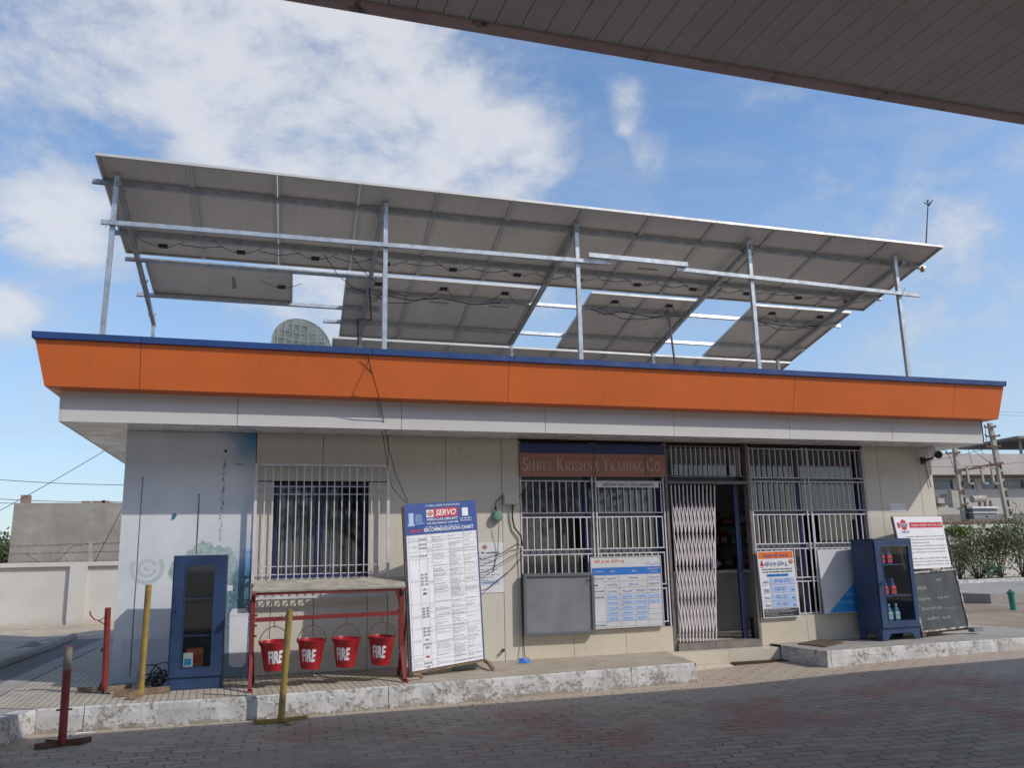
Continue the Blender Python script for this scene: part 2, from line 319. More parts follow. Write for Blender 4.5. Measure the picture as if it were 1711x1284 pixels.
# ------------------------------------------------------------------ mesh helpers
WM = {}
class MB:
    def __init__(s): s.v, s.f, s.m = [], [], []
    def add(s, vs, fs, mi=0):
        n = len(s.v); s.v += [Vector(v) for v in vs]
        for f in fs: s.f.append([n+i for i in f]); s.m.append(mi)
        return s
    def hexa(s, p, mi=0):   # 8 points: bottom 0-3 ccw, top 4-7
        return s.add(p, [(3, 2, 1, 0), (4, 5, 6, 7), (0, 1, 5, 4), (1, 2, 6, 5), (2, 3, 7, 6), (3, 0, 4, 7)], mi)
    def box(s, x0, x1, y0, y1, z0, z1, mi=0):
        return s.hexa([(x0, y0, z0), (x1, y0, z0), (x1, y1, z0), (x0, y1, z0), (x0, y0, z1), (x1, y0, z1), (x1, y1, z1), (x0, y1, z1)], mi)
    def bar(s, a, b, w, h=None, up=(0, 0, 1), mi=0):
        a, b = Vector(a), Vector(b); h = h or w; d = (b-a).normalized(); up = Vector(up)
        if abs(d.dot(up)) > .98: up = Vector((0, 1, 0))
        x = d.cross(up).normalized(); y = x.cross(d)
        c = [(-1, -1), (1, -1), (1, 1), (-1, 1)]
        return s.hexa([a+x*w/2*i+y*h/2*j for i, j in c]+[b+x*w/2*i+y*h/2*j for i, j in c], mi)
    def tube(s, pts, r, n=6, mi=0, cap=True):
        pts = [Vector(p) for p in pts]; rr = r if isinstance(r, (list, tuple)) else [r]*len(pts)
        rings = []; px = None
        for i, p in enumerate(pts):
            d = (pts[min(i+1, len(pts)-1)]-pts[max(i-1, 0)]).normalized()
            if px is None: px = d.orthogonal().normalized()
            px = (px-d*px.dot(d)).normalized(); py = d.cross(px)
            rings.append([p+(px*math.cos(k*2*math.pi/n)+py*math.sin(k*2*math.pi/n))*rr[i] for k in range(n)])
        vs = [v for q in rings for v in q]; fs = []
        for i in range(len(pts)-1):
            for k in range(n): fs.append((i*n+k, i*n+(k+1) % n, (i+1)*n+(k+1) % n, (i+1)*n+k))
        if cap: fs += [tuple(range(n-1, -1, -1)), tuple((len(pts)-1)*n+k for k in range(n))]
        return s.add(vs, fs, mi)
    def lathe(s, c, prof, n=20, mi=0, axis=None):   # prof (r, h)
        c = Vector(c); A = Vector(axis or (0, 0, 1)).normalized(); X = A.orthogonal().normalized(); Y = A.cross(X)
        vs = [c+A*h+(X*math.cos(k*2*math.pi/n)+Y*math.sin(k*2*math.pi/n))*r for r, h in prof for k in range(n)]
        fs = [(i*n+k, i*n+(k+1) % n, (i+1)*n+(k+1) % n, (i+1)*n+k) for i in range(len(prof)-1) for k in range(n)]
        return s.add(vs, fs, mi)
    def prism(s, poly, d, mi=0):    # poly 3D points, extruded by vector d
        n = len(poly); d = Vector(d); vs = [Vector(p) for p in poly]; vs += [v+d for v in vs]
        return s.add(vs, [tuple(range(n-1, -1, -1)), tuple(range(n, 2*n))]+[(i, (i+1) % n, n+(i+1) % n, n+i) for i in range(n)], mi)
    def build(s, name, mats, parent=None, smooth=False, bevel=0):
        if not isinstance(mats, (list, tuple)): mats = [mats]
        me = bpy.data.meshes.new(name)
        inv = WM[parent.name].inverted() if parent else Matrix.Identity(4)
        me.from_pydata([inv@v for v in s.v], [], s.f); me.update()
        for m in mats: me.materials.append(MT[m] if isinstance(m, str) else m)
        me.polygons.foreach_set('material_index', s.m)
        if smooth: me.polygons.foreach_set('use_smooth', [True]*len(me.polygons))
        o = bpy.data.objects.new(name, me); COL.objects.link(o); o.parent = parent
        WM[o.name] = WM[parent.name] if parent else Matrix.Identity(4)
        if bevel:
            b = o.modifiers.new('bevel', 'BEVEL'); b.width = bevel; b.segments = 2; b.limit_method = 'ANGLE'
        if smooth:
            try: me.set_sharp_from_angle(angle=R(40))
            except Exception: pass
        return o
def tag(o, label=None, cat=None, group=None, kind=None):
    if label: o['label'] = label
    if cat: o['category'] = cat
    if group: o['group'] = group
    if kind: o['kind'] = kind
    return o
def thing(name, label, cat, loc=(0, 0, 0), group=None):
    o = bpy.data.objects.new(name, None); COL.objects.link(o); o.location = loc; o.empty_display_size = .1
    WM[o.name] = Matrix.Translation(Vector(loc)); return tag(o, label, cat, group)
def dup(root, loc, label=None):
    r = root.copy(); COL.objects.link(r); r.location = loc
    if label: r['label'] = label
    for ch in list(root.children):
        c = ch.copy(); COL.objects.link(c); c.parent = r
        for g in ch.children:
            d = g.copy(); COL.objects.link(d); d.parent = c
    return r
# ------------------------------------------------------------------ lettering
TX = {}
def textmesh(st, shear=0.):
    k = (st, shear)
    if k not in TX:
        cu_ = bpy.data.curves.new('lettering', 'FONT'); cu_.body = st; cu_.size = 1; cu_.shear = shear; cu_.offset = .018 if len(st) < 26 else .006; cu_.resolution_u = 3
        ob = bpy.data.objects.new('lettering', cu_); COL.objects.link(ob); bpy.context.view_layer.update()
        me = bpy.data.meshes.new_from_object(ob); v = [(p.co.x, p.co.y) for p in me.vertices]; f = [tuple(q.vertices) for q in me.polygons]
        bpy.data.objects.remove(ob); bpy.data.curves.remove(cu_); bpy.data.meshes.remove(me)
        xs = [a for a, b in v] or [0, 1]; ys = [b for a, b in v] or [0, 1]
        TX[k] = (v, f, min(xs), max(xs), min(ys), max(ys))
    return TX[k]
class Board:
    """a flat face in the scene: origin at its lower left, u to the right, v up, n towards the viewer"""
    def __init__(s, O, U, V, W, H, mb=None):
        s.O, s.U, s.V = Vector(O), Vector(U).normalized(), Vector(V).normalized(); s.N = s.U.cross(s.V).normalized(); s.W, s.H = W, H; s.mb = mb or MB()
    def P(s, u, v, d=0.): return s.O+s.U*u+s.V*v+s.N*d
    def slab(s, u0, v0, u1, v1, d0, d1, mi=0):
        s.mb.hexa([s.P(u0, v0, d0), s.P(u1, v0, d0), s.P(u1, v0, d1), s.P(u0, v0, d1), s.P(u0, v1, d0), s.P(u1, v1, d0), s.P(u1, v1, d1), s.P(u0, v1, d1)], mi)
    def rect(s, u0, v0, u1, v1, d, mi): s.mb.add([s.P(u0, v0, d), s.P(u1, v0, d), s.P(u1, v1, d), s.P(u0, v1, d)], [(0, 1, 2, 3)], mi)
    def poly(s, pts, d, mi): s.mb.add([s.P(u, v, d) for u, v in pts], [tuple(range(len(pts)))], mi)
    def disc(s, u, v, r, d, mi, n=28, ry=None): s.poly([(u+r*math.cos(k*2*math.pi/n), v+(ry or r)*math.sin(k*2*math.pi/n)) for k in range(n)], d, mi)
    def ring(s, u, v, r0, r1, d, mi, n=32, a0=0, a1=360, e=1):
        for k in range(n):
            a, b = R(a0+(a1-a0)*k/n), R(a0+(a1-a0)*(k+1)/n)
            s.poly([(u+r0*math.cos(a), v+e*r0*math.sin(a)), (u+r1*math.cos(a), v+e*r1*math.sin(a)), (u+r1*math.cos(b), v+e*r1*math.sin(b)), (u+r0*math.cos(b), v+e*r0*math.sin(b))], d, mi)
    def line(s, pts, w, d, mi):
        for (a, b), (c, e) in zip(pts, pts[1:]):
            l = math.hypot(c-a, e-b) or 1; nx, ny = -(e-b)/l*w/2, (c-a)/l*w/2
            s.poly([(a-nx, b-ny), (c-nx, e-ny), (c+nx, e+ny), (a+nx, b+ny)], d, mi)
    def text(s, st, u, v, w, h, d, mi, shear=0., fit=True):
        vs, fs, x0, x1, y0, y1 = textmesh(st, shear); sx = w/max(x1-x0, 1e-4); sy = h/max(y1-y0, 1e-4)
        s.mb.add([s.P(u+(a-x0)*sx, v+(b-y0)*sy, d) for a, b in vs], fs, mi)
    def scrawl(s, u, v, w, h, d, mi, n=10, t=.004):
        st = [(u+w*i/n, v+h*(.5+.5*math.sin(i*2.1+random.random()*2))) for i in range(n+1)]
        s.line(st, t, d, mi)
    def dashes(s, u0, u1, v, h, d, mi, lo=.01, hi=.04, gap=.35):
        u = u0
        while u < u1:
            l = random.uniform(lo, hi); e = min(u1, u+l)
            s.rect(u, v, e, v+h*random.uniform(.7, 1), d, mi); u = e+l*gap
def oil_logo(b, u, v, r, d, mo, mb_, mw):    # round orange emblem with a blue band across
    b.disc(u, v, r, d, mo, ry=r*1.05); b.rect(u-r*1.12, v-r*.3, u+r*1.12, v+r*.3, d+.0012, mw); b.rect(u-r*1.12, v-r*.24, u+r*1.12, v+r*.24, d+.0024, mb_)
    b.text('इंडियनऑयल', u-r*.95, v-r*.17, r*1.9, r*.36, d+.0036, mw)
# serif capitals drawn as strokes
def serif_letter(ch):
    T, t = .17, .065; P = []
    def q(x0, y0, x1, y1): P.append([(x0, y0), (x1, y0), (x1, y1), (x0, y1)])
    def stem(x, w=T, y0=0, y1=1): q(x, y0, x+w, y1); q(x-.075, y0, x+w+.075, y0+.045); q(x-.075, y1-.045, x+w+.075, y1)
    def st(pts, ws):
        for i in range(len(pts)-1):
            (a, b), (c, e) = pts[i], pts[i+1]; l = math.hypot(c-a, e-b); nx, ny = -(e-b)/l/2, (c-a)/l/2; w0, w1 = ws[i], ws[i+1]
            P.append([(a-nx*w0, b-ny*w0), (c-nx*w1, e-ny*w1), (c+nx*w1, e+ny*w1), (a+nx*w0, b+ny*w0)])
    def arc(cx, cy, rx, ry, a0, a1, thick=T, thin=t, n=14):
        pts, ws = [], []
        for i in range(n+1):
            a = R(a0+(a1-a0)*i/n); pts.append((cx+rx*math.cos(a), cy+ry*math.sin(a))); ws.append(thin+(thick-thin)*abs(math.cos(a)))
        st(pts, ws)
    if ch == 'S':
        arc(.36, .745, .23, .225, 35, 270); arc(.36, .255, .24, .235, 90, -150); q(.56, .72, .60, .98); q(.07, .02, .11, .3); return P, .68
    if ch == 'H': stem(.09); stem(.63); q(.2, .48, .7, .54); return P, .92
    if ch == 'I': stem(.09); return P, .35
    if ch == 'R': stem(.09); q(.2, .945, .42, 1); q(.2, .46, .42, .52); arc(.4, .73, .22, .245, 90, -90); st([(.38, .49), (.66, .03)], [.17, .17]); q(.58, 0, .84, .045); return P, .86
    if ch == 'E': stem(.09); q(.2, .945, .62, 1); q(.2, 0, .64, .055); q(.2, .47, .5, .53); q(.575, .76, .62, 1); q(.595, 0, .64, .25); q(.455, .38, .5, .62); return P, .72
    if ch == 'K': stem(.09); st([(.24, .42), (.68, .97)], [.07, .07]); st([(.36, .58), (.72, .03)], [.17, .17]); q(.56, .955, .84, 1); q(.6, 0, .9, .045); return P, .92
    if ch == 'N': stem(.12, .065); stem(.72, .065); st([(.15, .97), (.76, .03)], [.18, .18]); return P, .92
    if ch == 'A': st([(.12, .02), (.42, .98)], [.065, .065]); st([(.42, .98), (.74, .02)], [.18, .18]); q(.22, .3, .62, .355); q(0, 0, .25, .045); q(.58, 0, .9, .045); return P, .9
    if ch == 'T': stem(.33); q(.04, .945, .79, 1); q(.04, .74, .085, 1); q(.745, .74, .79, 1); return P, .83
    if ch == 'D': stem(.09); q(.2, .945, .42, 1); q(.2, 0, .42, .055); arc(.4, .5, .35, .47, 90, -90); return P, .88
    if ch == 'O': arc(.44, .5, .34, .47, 0, 360, n=26); return P, .88
    if ch == 'C': arc(.44, .5, .34, .47, 45, 315, n=22); q(.7, .68, .74, .99); q(.7, .02, .74, .3); return P, .82
    if ch == 'G': arc(.44, .5, .34, .47, 45, 330, n=22); q(.7, .68, .74, .99); q(.62, .0, .76, .42); q(.52, .4, .84, .445); return P, .9
    if ch == '.': q(.05, 0, .2, .13); return P, .25
    return P, .32
def serif_line(b, words, u, v, w, hb, hs, d, mi):
    seq, x = [], 0
    for k, wo in enumerate(words):
        for i, ch in enumerate(wo):
            h = hb if i == 0 else hs; P, a = serif_letter(ch); seq.append((P, x, h)); x += a*h*.80+.012
        x += .30*hs
    sx = w/(x-.3*hs)
    for P, x0, h in seq:
        for q in P: b.poly([(u+(x0+a*h*.80)*sx, v+c*h) for a, c in q], d, mi)
# ================================================================== SETTING
GZ = -.21
def gz(x): return -.21 if x < 6.3 else (-.21+.05*min(1, (x-6.3)/1.7) if x < 8 else -.16+.012*(min(x, 14)-8))
mb = MB()          # forecourt pavers
xs = [-14, -8, -4, -1, 0, 3, 6.3, 8, 10, 12, 14, 24]; ys = [-30, -12, -6, -3, -1.0, -.1]
n = len(xs)
vs = [(x, y, gz(x)-(.0 if x > -1 else .0)) for y in ys for x in xs]
mb.add(vs, [(j*n+i, j*n+i+1, (j+1)*n+i+1, (j+1)*n+i) for j in range(len(ys)-1) for i in range(n-1)])
tag(mb.build('pavement', 'paver'), kind='structure')
mb = MB(); mb.add([(-900, -900, -.34), (1100, -900, -.34), (1100, 1300, -.34), (-900, 1300, -.34)], [(0, 1, 2, 3)])
tag(mb.build('ground', 'soil'), kind='structure')
# left platform : ribbed tile top, whitewashed kerb face
kl = [(-.407, -1.479), (1.44, -1.56), (3.6, -1.42), (6.206, -1.212)]
def wob(pts, step=.12, amp=.008):
    o = []
    for a, b in zip(pts, pts[1:]):
        m = max(1, int(math.dist(a, b)/step))
        for i in range(m):
            f = i/m; o.append((a[0]+(b[0]-a[0])*f+random.uniform(-amp, amp)*.3, a[1]+(b[1]-a[1])*f+random.uniform(-amp, amp)))
    return o+[pts[-1]]
def kerbed(name, pts, z, zb, topm, facem, close):   # pts: kerb line ; close: remaining corners of the top
    line = wob(pts); top = [(x, y, z) for x, y in line]+[(x, y, z) for x, y in close]
    m = MB(); m.add(top, [tuple(range(len(top)))]); tag(m.build(name, topm), kind='structure')
    k = MB(); nn = len(line); rr = [random.uniform(-.006, .006) for _ in line]
    vs, w = [], .02
    for (x, y), r in zip(line, rr):
        vs += [(x, y, z+.001), (x, y-.012, z-.012), (x+r, y-.022+r, z-.07), (x+r, y-.022, zb)]
    k.add(vs, [(i*4+j, i*4+j+1, i*4+j+5, i*4+j+4) for i in range(nn-1) for j in range(3)])
    return k, line
k, l = kerbed('platform', kl, 0, -.3, 'ribtile', 'kerb', [(6.44, -.16), (6.44, .05), (-.93, .05), (-.93, -.45), (-.85, -1.2)])
k.prism([(6.206, -1.234, -.3), (6.206, -1.234, .0), (6.44, -.16, .0), (6.44, -.16, -.3)], (.012, .004, 0))
tag(k.build('kerb', 'kerb'), kind='structure')
m = MB(); m.add([(-.93, .05, 0), (0, .05, 0), (0, 7.2, 0), (-.72, 7.2, 0)], [(0, 1, 2, 3)]); tag(m.build('side_path', 'ribtile'), kind='structure')
# kerb wing turning towards the viewer on the far left
m = MB(); W = [(-.407, -1.479), (-.55, -2.0), (-.78, -2.9), (-1.2, -4.2)]; W2 = wob(W, .15, .006)
vs = []
for x, y in W2: vs += [(x-.16, y, 0), (x-.01, y, 0), (x, y, -.03), (x+.005, y, -.3)]
m.add(vs, [(i*4+j, i*4+j+4, i*4+j+5, i*4+j+1) for i in range(len(W2)-1) for j in range(3)])
tag(m.build('kerb', 'kerb'), kind='structure')
m = MB(); m.add([(-.57, -1.479, -.004), (-.71, -2.0, -.004), (-.94, -2.9, -.004), (-1.36, -4.2, -.004), (-6, -4.2, -.004), (-6, -.45, -.004), (-.85, -.45, -.004), (-.41, -1.40, -.004)], [tuple(range(7, -1, -1))])
tag(m.build('side_slab', 'concrete'), kind='structure')
m = MB(); m.add([(-.93, -.45, .006), (-.72, 7.2, .006), (-.95, 7.2, .006), (-1.16, .64, .006), (-1.25, -.45, .006)], [(0, 1, 2, 3, 4)]); tag(m.build('path_border', 'concrete'), kind='structure')
MT['asphalt'] = pbr('old_asphalt', (.15, .14, .13), .9, var=.12, sc=3, bmp=.4)
m = MB(); m.add([(-1.16, -.45, .002), (-.9, 10.5, .002), (-3.4, 10.5, .002), (-2.0, 7.6, .002), (-2.2, 2.4, .002), (-2.6, -.45, .002)], [tuple(range(6))]); tag(m.build('driveway', 'asphalt'), kind='structure')
m = MB(); m.tube([(-1.95, -.45, .01), (-1.62, 2.4, .02), (-1.5, 5, .03), (-1.5, 7.4, .02)], .075, 8); tag(m.build('kerb', 'concrete', smooth=True), kind='structure')
m = MB(); nx = 26; ny = 26; vs = []
for j in range(ny):
    for i in range(nx):
        x = -9+7.35*i/(nx-1); y = -.4+11.5*j/(ny-1); xx = x+.01*j
        h = .035+.09*noise.noise(Vector((x*1.1, y*.9, 0)))+.04*noise.noise(Vector((x*4, y*4, 3)))
        if i == nx-1: h = 0
        vs.append((xx, y, h-.01))
m.add(vs, [(j*nx+i, j*nx+i+1, (j+1)*nx+i+1, (j+1)*nx+i) for j in range(ny-1) for i in range(nx-1)]); tag(m.build('verge', 'sand', smooth=True), kind='structure')
m = MB(); m.add([(-9, 7, .004), (-.2, 7, .004), (-.2, 14, .004), (-9, 14, .004)], [(0, 1, 2, 3)]); tag(m.build('back_yard', 'sand'), kind='structure')
# right platform
kr = [tuple(at(1381, 1089, 2, .025))[:2], tuple(at(1500, 1079, 2, .03))[:2], tuple(at(1711, 1062.6, 2, .05))[:2], (14.5, -.35), (18, .3)]
k, l = kerbed('platform', kr, .025, -.3, 'concrete', 'kerb', [(18, 2.6), tuple(at(1711, 1050, 2, .03))[:2], tuple(at(1600, 1043, 2, .03))[:2], (11.2, .8), (11.0, .05), (8.02, .05), (8.02, -.25)])
k.prism([(kr[0][0], kr[0][1]-.022, -.3), (8.02, -.25, -.3), (8.02, -.25, .025), (kr[0][0], kr[0][1]-.022, .025)], (-.012, 0, 0))
tag(k.build('kerb', 'kerb'), kind='structure')
# tiled entry step between the two platforms
m = MB(); m.prism([(6.453, .05, -.001), (6.453, -.17, -.003), (7.27, -.20, -.003), (7.27, .05, -.001)], (0, 0, -.3)); m.prism([(7.274, .05, -.001), (7.274, -.20, -.003), (8.005, -.235, -.003), (8.005, .05, -.001)], (0, 0, -.3))
m.box(6.38, 7.93, -.40, -.21, -.3, -.172)
tag(m.build('entry_step', 'cream_tile'), kind='structure')
# gravel yard to the right, rising slightly
m = MB(); nx, ny = 34, 30; vs = []
for j in range(ny):
    for i in range(nx):
        x = 11.2+22*i/(nx-1); y = -.3+14*j/(ny-1)+max(0, (x-12.6))*.0
        h = -.004+.05*min(1, max(0, y-1.2)/2)+(.012+.012*min(1, max(0, y-1)))*noise.noise(Vector((x*.8, y*.8, 1)))+.008*noise.noise(Vector((x*4, y*4, 5)))
        vs.append((x, y, h))
m.add(vs, [(j*nx+i, j*nx+i+1, (j+1)*nx+i+1, (j+1)*nx+i) for j in range(ny-1) for i in range(nx-1)]); tag(m.build('gravel', 'soil', smooth=True), kind='structure')

m = MB()
for k in range(260):
    x = random.uniform(-.3, 13); yk_ = -1.62+.031*max(0, x)+(.1 if x > 8 else 0); y = yk_-abs(random.gauss(0, .22))-.01
    if random.random() < .2: y = random.uniform(-4.5, -1.8)
    r = random.uniform(.004, .014); a = random.uniform(0, 3); z = gz(x)+.003
    m.add([(x+r*math.cos(a), y+r*math.sin(a), z), (x+r*.6*math.cos(a+1.7), y+r*.6*math.sin(a+1.7), z+.004), (x+r*math.cos(a+3.1), y+r*math.sin(a+3.1), z), (x+r*.5*math.cos(a+4.6), y+r*.5*math.sin(a+4.6), z+.002)], [(0, 1, 2, 3)], random.choice([0, 0, 1, 2]))
tag(m.build('dry_litter', ['woodold', 'woodgrey', 'soil']), 'dry leaf bits and grit scattered along the kerb', 'litter', kind='stuff')
q = at(122, 1228, 2, GZ+.004); PS_ = thing('plastic_scrap', 'thin white plastic strip lying by the kerb behind the front red stanchion', 'litter', tuple(q))
m = MB(); m.tube([at(*p_, 2, GZ+.006) for p_ in ((110, 1233), (117, 1228), (122, 1231), (128, 1227), (140, 1226), (157, 1225))], .007, 5); m.build('strip', 'paperwhite', PS_)
# ================================================================== STATION BUILDING
L, D = 11.034, 5.0
B = thing('station_building', 'single storey cream office with an orange and blue fascia band, under the solar panels', 'building', (5.5, 0, 0))
# masonry core behind the cladding
m = MB(); Y0, Y1 = .022, .20
m.box(.012, 1.595, Y0, Y1, 0, 2.7); m.box(1.595, 2.68, Y0, Y1, 0, 1.035); m.box(1.595, 2.68, Y0, Y1, 2.14, 2.7); m.box(2.68, 4.556, Y0, Y1, 0, 2.7)
m.box(4.556, 6.65, Y0, Y1, 0, .30); m.box(7.87, 9.83, Y0, Y1, 0, .36); m.box(9.83, 11.02, Y0, Y1, 0, 2.7)
m.box(.012, .2, Y1, D, 0, 2.7); m.box(10.83, 11.022, Y1, D, 0, 2.7); m.box(.2, 10.83, D-.2, D, 0, 2.7)
m.build('wall', 'seam', B)
m = MB(); m.box(-.35, 11.4, -.45, D+.3, 2.76, 3.05); m.build('roof_slab', 'whitewash', B)  # unseen roof top coloured white to bounce light onto the panel undersides
# cladding sheets with open joints
cl = [(1.389, 2.136, 2.144, 2.7), (2.143, 2.909, 2.144, 2.7), (1.389, 1.593, 0, 2.138), (2.683, 2.909, 0, 2.138), (1.60, 2.067, 0, 1.032), (2.073, 2.677, 0, 1.032),
      (2.916, 3.618, 0, 2.7), (3.624, 4.334, 0, 2.7), (4.341, 4.556, 0, 2.7), (9.83, 10.062, 0, 2.7), (10.069, 10.786, 0, 2.7), (10.793, 11.034, 0, 2.7)]
m = MB()
for x0, x1, z0, z1 in cl:
    if x0 < 6: m.box(x0, x1, 0, .02, z0+.003, z1-.004)
m.box(4.557, 4.567, .0, .19, .31, 2.697); m.box(0, .01, 0.0, D, .0, 2.697); m.build('cladding', 'cream', B); m = MB()
for x0, x1, z0, z1 in cl:
    if x0 > 6: m.box(x0, x1, 0, .02, z0+.003, z1-.004)
m.box(11.024, 11.034, .021, D, 0, 2.697)
m.box(9.819, 9.829, .0, .19, .37, 2.697)
m.build('cladding', 'cream', B)
m = MB()
for x0, x1, z1 in ((4.56, 5.226, .30), (5.231, 5.93, .30), (5.935, 6.645, .30)): m.box(x0, x1, -.004, .02, .002, z1)
m.box(4.56, 6.645, -.004, .2, .302, .31); m.build('plinth', 'cream_tile', B); m = MB()
for x0, x1, z1 in ((7.90, 8.62, .362), (8.625, 9.3, .362), (9.305, 9.826, .362)): m.box(x0, x1, -.004, .02, .002, z1)
m.box(7.90, 9.826, -.004, .2, .364, .372)
m.build('plinth', 'cream_tile', B)
# printed panel on the left bay
pb = Board((0.0, -.003, 0), (1, 0, 0), (0, 0, 1), 1.38, 2.697)
pb.slab(0.001, .004, 1.38, 2.694, -.02, 0, 0)
# slits, torn strips and faded figures of the print
def torn(b, u, v0, v1, w, d, mi, n=40, rag=.6):
    pl = [(u+random.uniform(-rag, rag)*w, v0+(v1-v0)*i/n) for i in range(n+1)]
    for a, c in zip(pl, pl[1:]):
        ww = w*random.uniform(.3, 1.2); b.poly([(a[0]-ww/2, a[1]), (c[0]-ww/2, c[1]), (c[0]+ww/2, c[1]), (a[0]+ww/2, a[1])], d, mi)
def slit(b, p0, p1, w, d, mi): b.line([(p0[0]+(p1[0]-p0[0])*i/8+random.uniform(-.002, .002), p0[1]+(p1[1]-p0[1])*i/8) for i in range(9)], w, d, mi)
def pw(px, py): q = at(px, py, 1, 0); return (q.x, q.z)
slit(pb, pw(239, 797), pw(217, 1132), .011, .0012, 1); slit(pb, pw(239.5, 797), pw(217.6, 1132), .004, .0024, 2)
slit(pb, pw(333, 826), pw(328, 926), .012, .0012, 1); slit(pb, pw(331.6, 830), pw(327, 926), .004, .0024, 2)
for i in range(150):
    f = i/150; px, py = 376-9*f+random.uniform(-2.5, 2.5), 766+140*f; u, v = pw(px, py)
    if random.random() < .8:
        a = random.uniform(.002, .008); pb.poly([(u-a, v-a), (u+a*.6, v-a*1.6), (u+a, v+a*1.2), (u-a*.5, v+a*1.5)], .0012, random.choice([1, 2, 2, 4]))
u, v = pw(377, 754); pb.poly([(u-.02, v+.01), (u+.02, v+.015), (u+.01, v-.02), (u-.01, v-.015)], .0012, 1)
u, v = pw(402, 777)
for i in range(9): pb.line([(u-.045+.011*i, v+random.uniform(-.01, .01)), (u-.038+.011*i, v+random.uniform(-.012, .012))], .007, .0012, 1)
u, v = pw(291, 864); pb.poly([(u-.03, v-.04), (u+.005, v-.03), (u+.03, v+.02), (u+.01, v+.04), (u-.02, v+.03)], .0012, 3)
u, v = pw(246, 950)
pb.ring(u, v, .07, .1, .0012, 4, a0=20, a1=350); pb.ring(u, v, .13, .175, .0012, 4, a0=150, a1=395); pb.disc(u, v, .035, .0012, 4)
pb.line([(u-.03, v+.035), (u+.05, v-.03)], .02, .0024, 0)
pb.poly([pw(*q) for q in ((296, 948), (300, 934), (309, 930), (313, 921), (322, 918), (328, 908), (335, 909), (338, 902), (344, 908), (352, 906), (358, 916), (366, 911), (374, 916), (384, 914), (390, 924), (396, 938), (392, 958), (340, 962), (300, 956))], .0012, 7)
pb.poly([pw(*q) for q in ((281, 960), (288, 940), (296, 936), (300, 956), (292, 975))], .0020, 7)
x0, z0 = pw(203, 1104); x1, z1 = pw(300, 1066); pb.rect(x0, z0, x1, z1, .0012, 5)
u, v = pw(203, 1113); pb.text('100% PERFORMANCE.', u, v-.035, .50, .04, .0012, 5)
a = pw(388, 1116); c = pw(414, 1017)     # printed oil can
pb.poly([(a[0], a[1]), (a[0]+.11, a[1]), (a[0]+.14, a[1]+.05), (a[0]+.15, c[1]-.06), (a[0]+.12, c[1]), (a[0]-.02, c[1]), (a[0]-.05, c[1]-.05), (a[0]-.04, a[1]+.04)], .0012, 6)
pb.rect(a[0]-.045, c[1]-.075, a[0]+.148, c[1]-.07, .0024, 5)
u, v = pw(381, 985); pb.rect(u-.03, v-.02, u+.05, v+.04, .0012, 6)
MT['printfaint'] = flat('faint_print', (.50, .56, .59), .4); MT['printgreen'] = pbr('washed_print', (.36, .46, .46), .4, var=.25, sc=14); MT['printpale'] = flat('pale_print', (.47, .53, .60), .4)
MT['paperpeel'] = flat('peeled_paper', (.58, .52, .46), .8); MT['inkteal'] = flat('teal_ink', (.06, .20, .27), .4)
pb.mb.build('printed_panel', ['poster', 'seam', 'paperpeel', 'inkteal', 'printfaint', 'printpale', 'white', 'printgreen'], B)
# fascia rings (front offset, side offsets from the survey)
def corner(pl, pr, y):
    a = at(*pl, 1, y); c = at(*pr, 1, y); return a.x, c.x, (a.z+c.z)/2, a.z, c.z
bs = at(187.7, 760, 2, 2.69)
RG = {}
for k_, pl, pr, y in (('f0', (97.5, 703.8), (1645, 742), -.70), ('f1', (101, 651), (1641, 707), -.70), ('o0', (74, 645), (1668, 701), -.86), ('o1', (58.6, 566), (1677, 647), -.97), ('b0', (52.5, 564.2), (1681.5, 645), -1.0), ('b1', (53, 552.4), (1681.5, 638), -1.0)):
    a, c, z, za, zc = corner(pl, pr, y); RG[k_] = (a, c, y, z); print(k_, [round(q, 3) for q in (a, c, z, za, zc)])
zf = RG['f0'][3]
skl = (bs.x-RG['f0'][0])/(bs.y+.70)
print('side skew', skl, 'fascia bottom', zf)
yb = D+.5
def ringpts(k_):   # front-left, front-right, back-right, back-left
    a, c, y, z = RG[k_]; return [Vector((a, y, z)), Vector((c, y, z)), Vector((c, yb, z)), Vector((a+skl*(yb-y), yb, z))]
def band(kb, kt, name, mat, cuts_px=(), dark=True, th=.02):
    lo, hi = ringpts(kb), ringpts(kt); m, sm = MB(), MB()
    xs_ = [at(px, py, 1, RG[kb][2]).x for px, py in cuts_px]
    for i in range(4):
        j = (i+1) % 4; A0, A1, B0, B1 = lo[i], lo[j], hi[i], hi[j]
        cuts = [0.]
        if i == 0: cuts += sorted((x-A0.x)/(A1.x-A0.x) for x in xs_)
        else: cuts += [.25, .5, .75]
        cuts.append(1.)
        nrm = (A1-A0).cross(B0-A0).normalized()
        for c0, c1 in zip(cuts, cuts[1:]):
            L0 = (A1-A0).length; e = .0028/L0; a0 = c0+(e if c0 > 0 else 0); a1 = c1-(e if c1 < 1 else 0)
            def pt(P, Q, f, o=0.): return P+(Q-P)*f-nrm*o
            def bx(f, P, Q): # keep seam vertical on the front
                if i == 0:
                    x = A0.x+(A1.x-A0.x)*f if 0 < f < 1 else None
                    if x is not None: return P+(Q-P)*((x-P.x)/(Q.x-P.x))
                return P+(Q-P)*f
            p = [bx(a0, A0, A1), bx(a1, A0, A1), bx(a1, B0, B1), bx(a0, B0, B1)]
            m.hexa([p[0]-nrm*th, p[1]-nrm*th, p[1], p[0], p[3]-nrm*th, p[2]-nrm*th, p[2], p[3]])
        q = [A0-nrm*(th+.004), A1-nrm*(th+.004), B1-nrm*(th+.004), B0-nrm*(th+.004)]; sm.add(q, [(0, 1, 2, 3)])
    o = m.build(name, mat, B); sm.build('joint_backing', 'seam', o); return o
